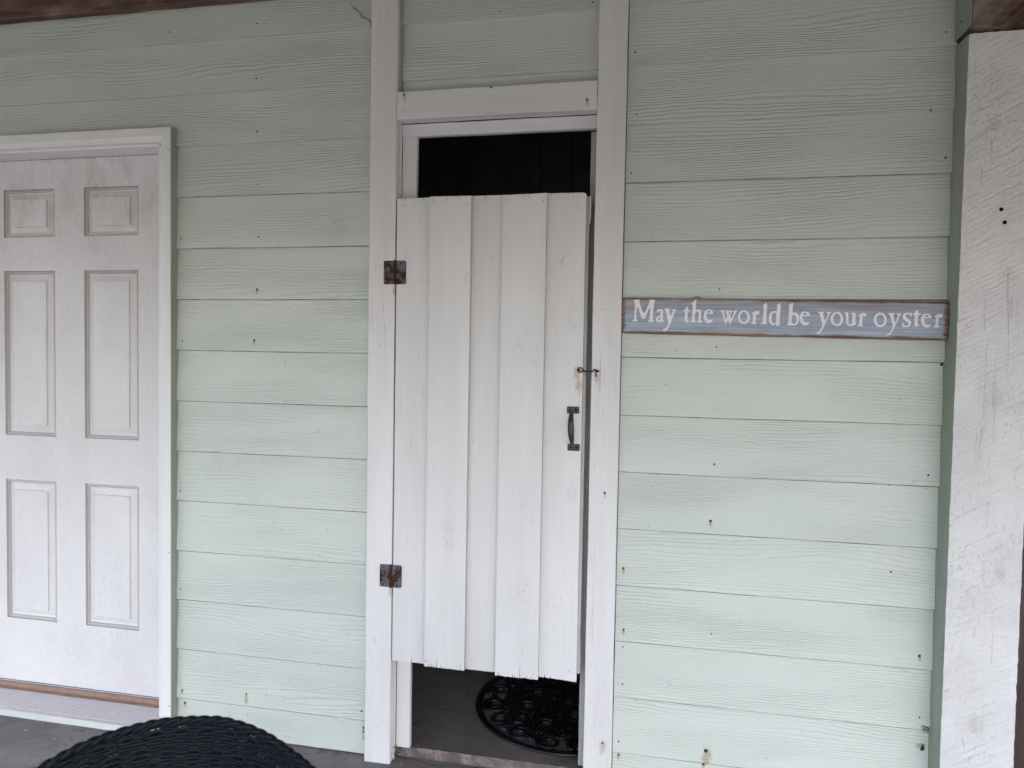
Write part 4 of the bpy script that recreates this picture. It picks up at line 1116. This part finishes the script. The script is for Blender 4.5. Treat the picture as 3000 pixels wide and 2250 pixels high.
# ------------------------------------------------------------------ sign
SA = R(.763)
sign = bpy.data.objects.new('quote_sign', None); COL.objects.link(sign)
sign.location = (.3725, -.0115, 1.4975); sign.rotation_euler = (0, SA, 0); sign['local'] = 1
tag(sign, 'long narrow weathered blue wooden sign with white serif lettering hung on the siding', 'sign', kind='thing')
bm = bmesh.new()
SW, SH = .4545, .0545
nseg = 60
rings = []
c_ = .0035
for i in range(nseg + 1):
    x = -SW + 2 * SW * i / nseg
    e = 0
    if i in (0, nseg): e = .002
    w1 = .0012 * mnoise.noise(Vector((x * 8, 0, 0))); w2 = .0012 * mnoise.noise(Vector((x * 8, 5, 0)))
    prof = [(-.009 + e, -SH + c_ + e + w1), (-.009 + e, SH - c_ - e + w2), (-.0085 + e, SH - c_ * .45 + w2), (-.006, SH - .0006 - e + w2), (.009, SH - e + w2), (.009, -SH + e + w1), (-.006, -SH + .0006 + e + w1), (-.0085 + e, -SH + c_ * .45 + w1)]
    rings.append([bm.verts.new((x, y, z)) for y, z in prof])
for i in range(nseg):
    for k in range(8):
        bm.faces.new((rings[i][k], rings[i][(k + 1) % 8], rings[i + 1][(k + 1) % 8], rings[i + 1][k]))
bm.faces.new(rings[0][::-1]); bm.faces.new(rings[-1])
link('sign_board', bm, M_SIGN, sign)
def chaikin(pts):
    out = []
    n = len(pts)
    for i in range(n):
        a, b = Vector(pts[i]), Vector(pts[(i + 1) % n])
        out += [a * .82 + b * .18, a * .18 + b * .82]
    return out
for g in GLYPHS:
    cu = bpy.data.curves.new('letter', 'CURVE')
    cu.dimensions = '2D'; cu.fill_mode = 'BOTH'; cu.extrude = .00025
    for ringp in g[1:]:
        q = chaikin(ringp)
        sp = cu.splines.new('POLY'); sp.points.add(len(q) - 1); sp.use_cyclic_u = True
        for i, v in enumerate(q): sp.points[i].co = (v[0] / 1000, v[1] / 1000, 0, 1)
    tmp = bpy.data.objects.new('tmp', cu); COL.objects.link(tmp)
    bpy.context.view_layer.update()
    me = bpy.data.meshes.new_from_object(tmp.evaluated_get(bpy.context.evaluated_depsgraph_get()))
    bpy.data.objects.remove(tmp); bpy.data.curves.remove(cu)
    me.transform(Matrix.Translation((0, -.0095, 0)) @ Matrix.Rotation(math.pi / 2, 4, 'X'))
    me.materials.clear(); me.materials.append(M_LETTER)
    me.name = 'letter'
    place('letter', me, sign)
bm = bmesh.new(); tube(bm, [(-.248, .006, .050), (-.240, .006, .0575), (-.2315, .006, .0605), (-.222, .006, .0575), (-.214, .006, .050)], .0012, 6)
link('hanging_wire', bm, M_NAIL, sign)

# ------------------------------------------------------------------ wicker tub chair in the foreground
CX, CY, CR = -.65, -1.45, .287
chair = thing('wicker_chair', 'black woven wicker tub chair whose rounded back rises in the foreground', 'chair', (CX, CY, FZ))
TAB = [(-52, .50), (-30, .55), (0, .62), (30, .70), (53.6, .741), (59.8, .743), (67.7, .747), (76.7, .757), (85.5, .765), (94.6, .771), (105.9, .770), (113.8, .769), (121.2, .765), (128.9, .760), (137.5, .752), (144.2, .742), (149, .734), (175, .69), (205, .62), (235, .55), (254, .50)]
def rimz(a):
    for (a0, z0), (a1, z1) in zip(TAB, TAB[1:]):
        if a0 <= a <= a1:
            f = (a - a0) / (a1 - a0)
            return z0 + (z1 - z0) * f
    return TAB[0][1] if a < TAB[0][0] else TAB[-1][1]
A0, A1 = -52.0, 254.0
ZS = .38
def surf(a, v, off=0.0):
    """a degrees, v 0 at the seat rail .. 1 under the rim"""
    rz = rimz(a) - .0045
    z = ZS + (rz - ZS) * v
    r_ = CR - (rz - z) * .20 + off
    return Vector((CX + r_ * math.cos(R(a)), CY + r_ * math.sin(R(a)), z))
ARC = R(A1 - A0) * CR
NST = 2 * int(ARC / .0205 / 2) + 1
bm = bmesh.new()
for k in range(NST + 1):
    a = A0 + (A1 - A0) * k / NST
    tube(bm, [surf(a, v / 8) for v in range(9)], .0016, 6)
st = link('stakes', bm, M_WICKER, chair, smooth=True); tag(st, kind='stuff')
bm = bmesh.new()
rows = 86
rc = random.Random(3)
for r_i in range(rows):
    pts = []
    ph = 0 if r_i % 2 == 0 else math.pi
    v0 = (r_i + .5) / rows
    n = NST * 4
    jj = rc.uniform(-.0010, .0010)
    for k in range(n + 1):
        a = A0 + (A1 - A0) * k / n
        s = k / 4
        off = .0017 * math.cos(math.pi * s + ph)
        v = v0 + jj / .35 + .0022 * mnoise.noise(Vector((a * .05, r_i * 3.3, 0)))
        pts.append(surf(a, min(.998, v), off))
    tube(bm, pts, .00245, 6, False, 1.34)
wf = link('weave', bm, M_WICKER, chair, smooth=True); tag(wf, kind='stuff')
# rolled border: two strands twisted round each other
for ph in (0, math.pi):
    bm = bmesh.new(); pts = []
    n = NST * 8
    for k in range(n + 1):
        a = A0 + (A1 - A0) * k / n
        t_ = math.pi * k / 8 * 1.0 + ph
        c = Vector((CX + CR * math.cos(R(a)), CY + CR * math.sin(R(a)), rimz(a) - .0088))
        out = Vector((math.cos(R(a)), math.sin(R(a)), 0))
        pts.append(c + out * (.0026 * math.cos(t_)) + Vector((0, 0, .0026 * math.sin(t_))))
    tube(bm, pts, .0048, 8); link('rim_strand', bm, M_WICKER, chair, smooth=True)
# seat, rail, apron and legs
bm = bmesh.new()
sr = CR - .075
for k in range(-26, 27):
    y = k * .0075
    if abs(y) > sr: continue
    w = math.sqrt(sr * sr - y * y)
    pts = [(CX - w + 2 * w * i / 30, CY + y, .385 + .003 * math.cos(math.pi * i + (math.pi if k % 2 else 0))) for i in range(31)]
    tube(bm, pts, .0036, 5, False, .7)
sw = link('seat', bm, M_WICKER, chair, smooth=True)
bm = bmesh.new(); tube(bm, [(CX + (sr + .005) * math.cos(R(a)), CY + (sr + .005) * math.sin(R(a)), .378) for a in range(0, 360, 6)], .014, 8, True); link('seat_rail', bm, M_WICKER, chair, smooth=True)
for a in (56, 146, 236, 326):
    bm = bmesh.new(); x, y = CX + (sr - .01) * math.cos(R(a)), CY + (sr - .01) * math.sin(R(a))
    x2, y2 = CX + (sr + .02) * math.cos(R(a)), CY + (sr + .02) * math.sin(R(a))
    tube(bm, [(x, y, .375), (x * .5 + x2 * .5, y * .5 + y2 * .5, .19), (x2, y2, FZ + .001)], .014, 8); link('leg', bm, M_WICKER, chair, smooth=True)

# ------------------------------------------------------------------ small things
bm = bmesh.new()
wp = [(-.992, -.004, 2.545), (-.9871, -.004, 2.5236), (-.9751, -.004, 2.5036), (-.966, -.006, 2.498), (-.9514, -.004, 2.4882), (-.943, -.007, 2.474), (-.9336, -.004, 2.4679), (-.922, -.006, 2.463), (-.9129, -.003, 2.452), (-.911, -.004, 2.443)]
tube(bm, wp, .0007, 5)
tube(bm, [(x + .003 * math.sin(i * 1.7), y - .001, z + .002 * math.cos(i)) for i, (x, y, z) in enumerate(wp[2:8])], .0006, 5)
tube(bm, [(-.9145, -.004, 2.457), (-.9105, -.006, 2.449), (-.9125, -.004, 2.440)], .0018, 6)
tag(link('web_strand', bm, M_SILK), 'dark dirty web strand hanging high on the siding beside the left white upright', 'cobweb')
def leaf(name, x, y, z, s, label):
    bm = bmesh.new()
    n = 8; rows_ = []
    for i in range(n + 1):
        f = i / n
        w = s * .32 * math.sin(math.pi * min(1, f * 1.0)) ** .7
        cx_, cz_ = x + s * .55 * (f - .5), z + s * 1.0 * (f - .5)
        rows_.append([bm.verts.new((cx_ + t * w, y - .002 - .006 * abs(t) * (1 - .4 * f) - .004 * math.sin(f * 4), cz_ - t * w * .5)) for t in (-1, -.5, 0, .5, 1)])
    for i in range(n):
        for k in range(4):
            bm.faces.new((rows_[i][k], rows_[i][k + 1], rows_[i + 1][k + 1], rows_[i + 1][k]))
    tube(bm, [(x + s * .27, y - .004, z + s * .5), (x + s * .33, y - .005, z + s * .62), (x + s * .30, y - .004, z + s * .74)], .0006, 5)
    o = link(name, bm, M_LEAF)
    md = o.modifiers.new('thickness', 'SOLIDIFY'); md.thickness = .0005
    tag(o, label, 'leaf')
leaf('dry_leaf', .8063, -.002, .259, .016, 'small curled brown leaf caught low on the siding beside the rough post')
bm = bmesh.new()
for dx, dz in ((0, 0), (.002, -.006), (-.002, -.012), (.003, .005)):
    tube(bm, [(.716 + dx, face_y(2.43) - .002, 2.436 + dz), (.719 + dx, face_y(2.43) - .004, 2.431 + dz), (.716 - dx, face_y(2.43) - .002, 2.425 + dz)], .0016, 5)
tag(link('insect_husk', bm, M_LEAF), 'tiny brown insect husk high on the siding near the rough post', 'insect')
bm = bmesh.new()
for k in range(9):
    a = Vector((-.9105 + rd.uniform(-.006, .003), -.004, .088 + rd.uniform(-.02, .02)))
    b = a + Vector((rd.uniform(-.008, .006), -.003, rd.uniform(-.014, .012)))
    tube(bm, [a, (a + b) / 2 + Vector((0, -.002, 0)), b], rd.uniform(.0006, .0018), 5)
tag(link('dirt_clump', bm, M_SILK), 'dark clump of debris low on the siding beside the left white upright', 'debris')
bm = bmesh.new()
for k in range(10):
    a = Vector((.822 + rd.uniform(-.004, .003), -.004, .312 + rd.uniform(-.012, .01)))
    b = a + Vector((rd.uniform(-.02, .002), -.002, rd.uniform(-.012, .012)))
    tube(bm, [a, (a + b) / 2 + Vector((0, -.002, 0)), b], rd.uniform(.0003, .0012), 5)
tag(link('corner_cobweb', bm, M_SILK), 'dark wisp of cobweb in the corner where the siding meets the rough post', 'cobweb')
# leaf litter and grit at the foot of the sill
bm = bmesh.new()
for k in range(90):
    x = rd.uniform(-2.5, -.2); y = rd.uniform(-.35, .0) if rd.random() < .5 else rd.uniform(-.085, -.055)
    if x > -1.6: y = rd.uniform(-.25, -.035)
    a = rd.uniform(0, 6.28); L = rd.uniform(.002, .010)
    tube(bm, [(x, y, FZ + .0022), (x + L * .5 * math.cos(a), y + L * .5 * math.sin(a), FZ + .0034), (x + L * math.cos(a), y + L * math.sin(a), FZ + .0022)], rd.uniform(.0006, .0020), 4)
tag(link('floor_grit', bm, M_LEAF), 'scattered grit and leaf bits on the porch concrete by the doors', 'debris', kind='stuff')
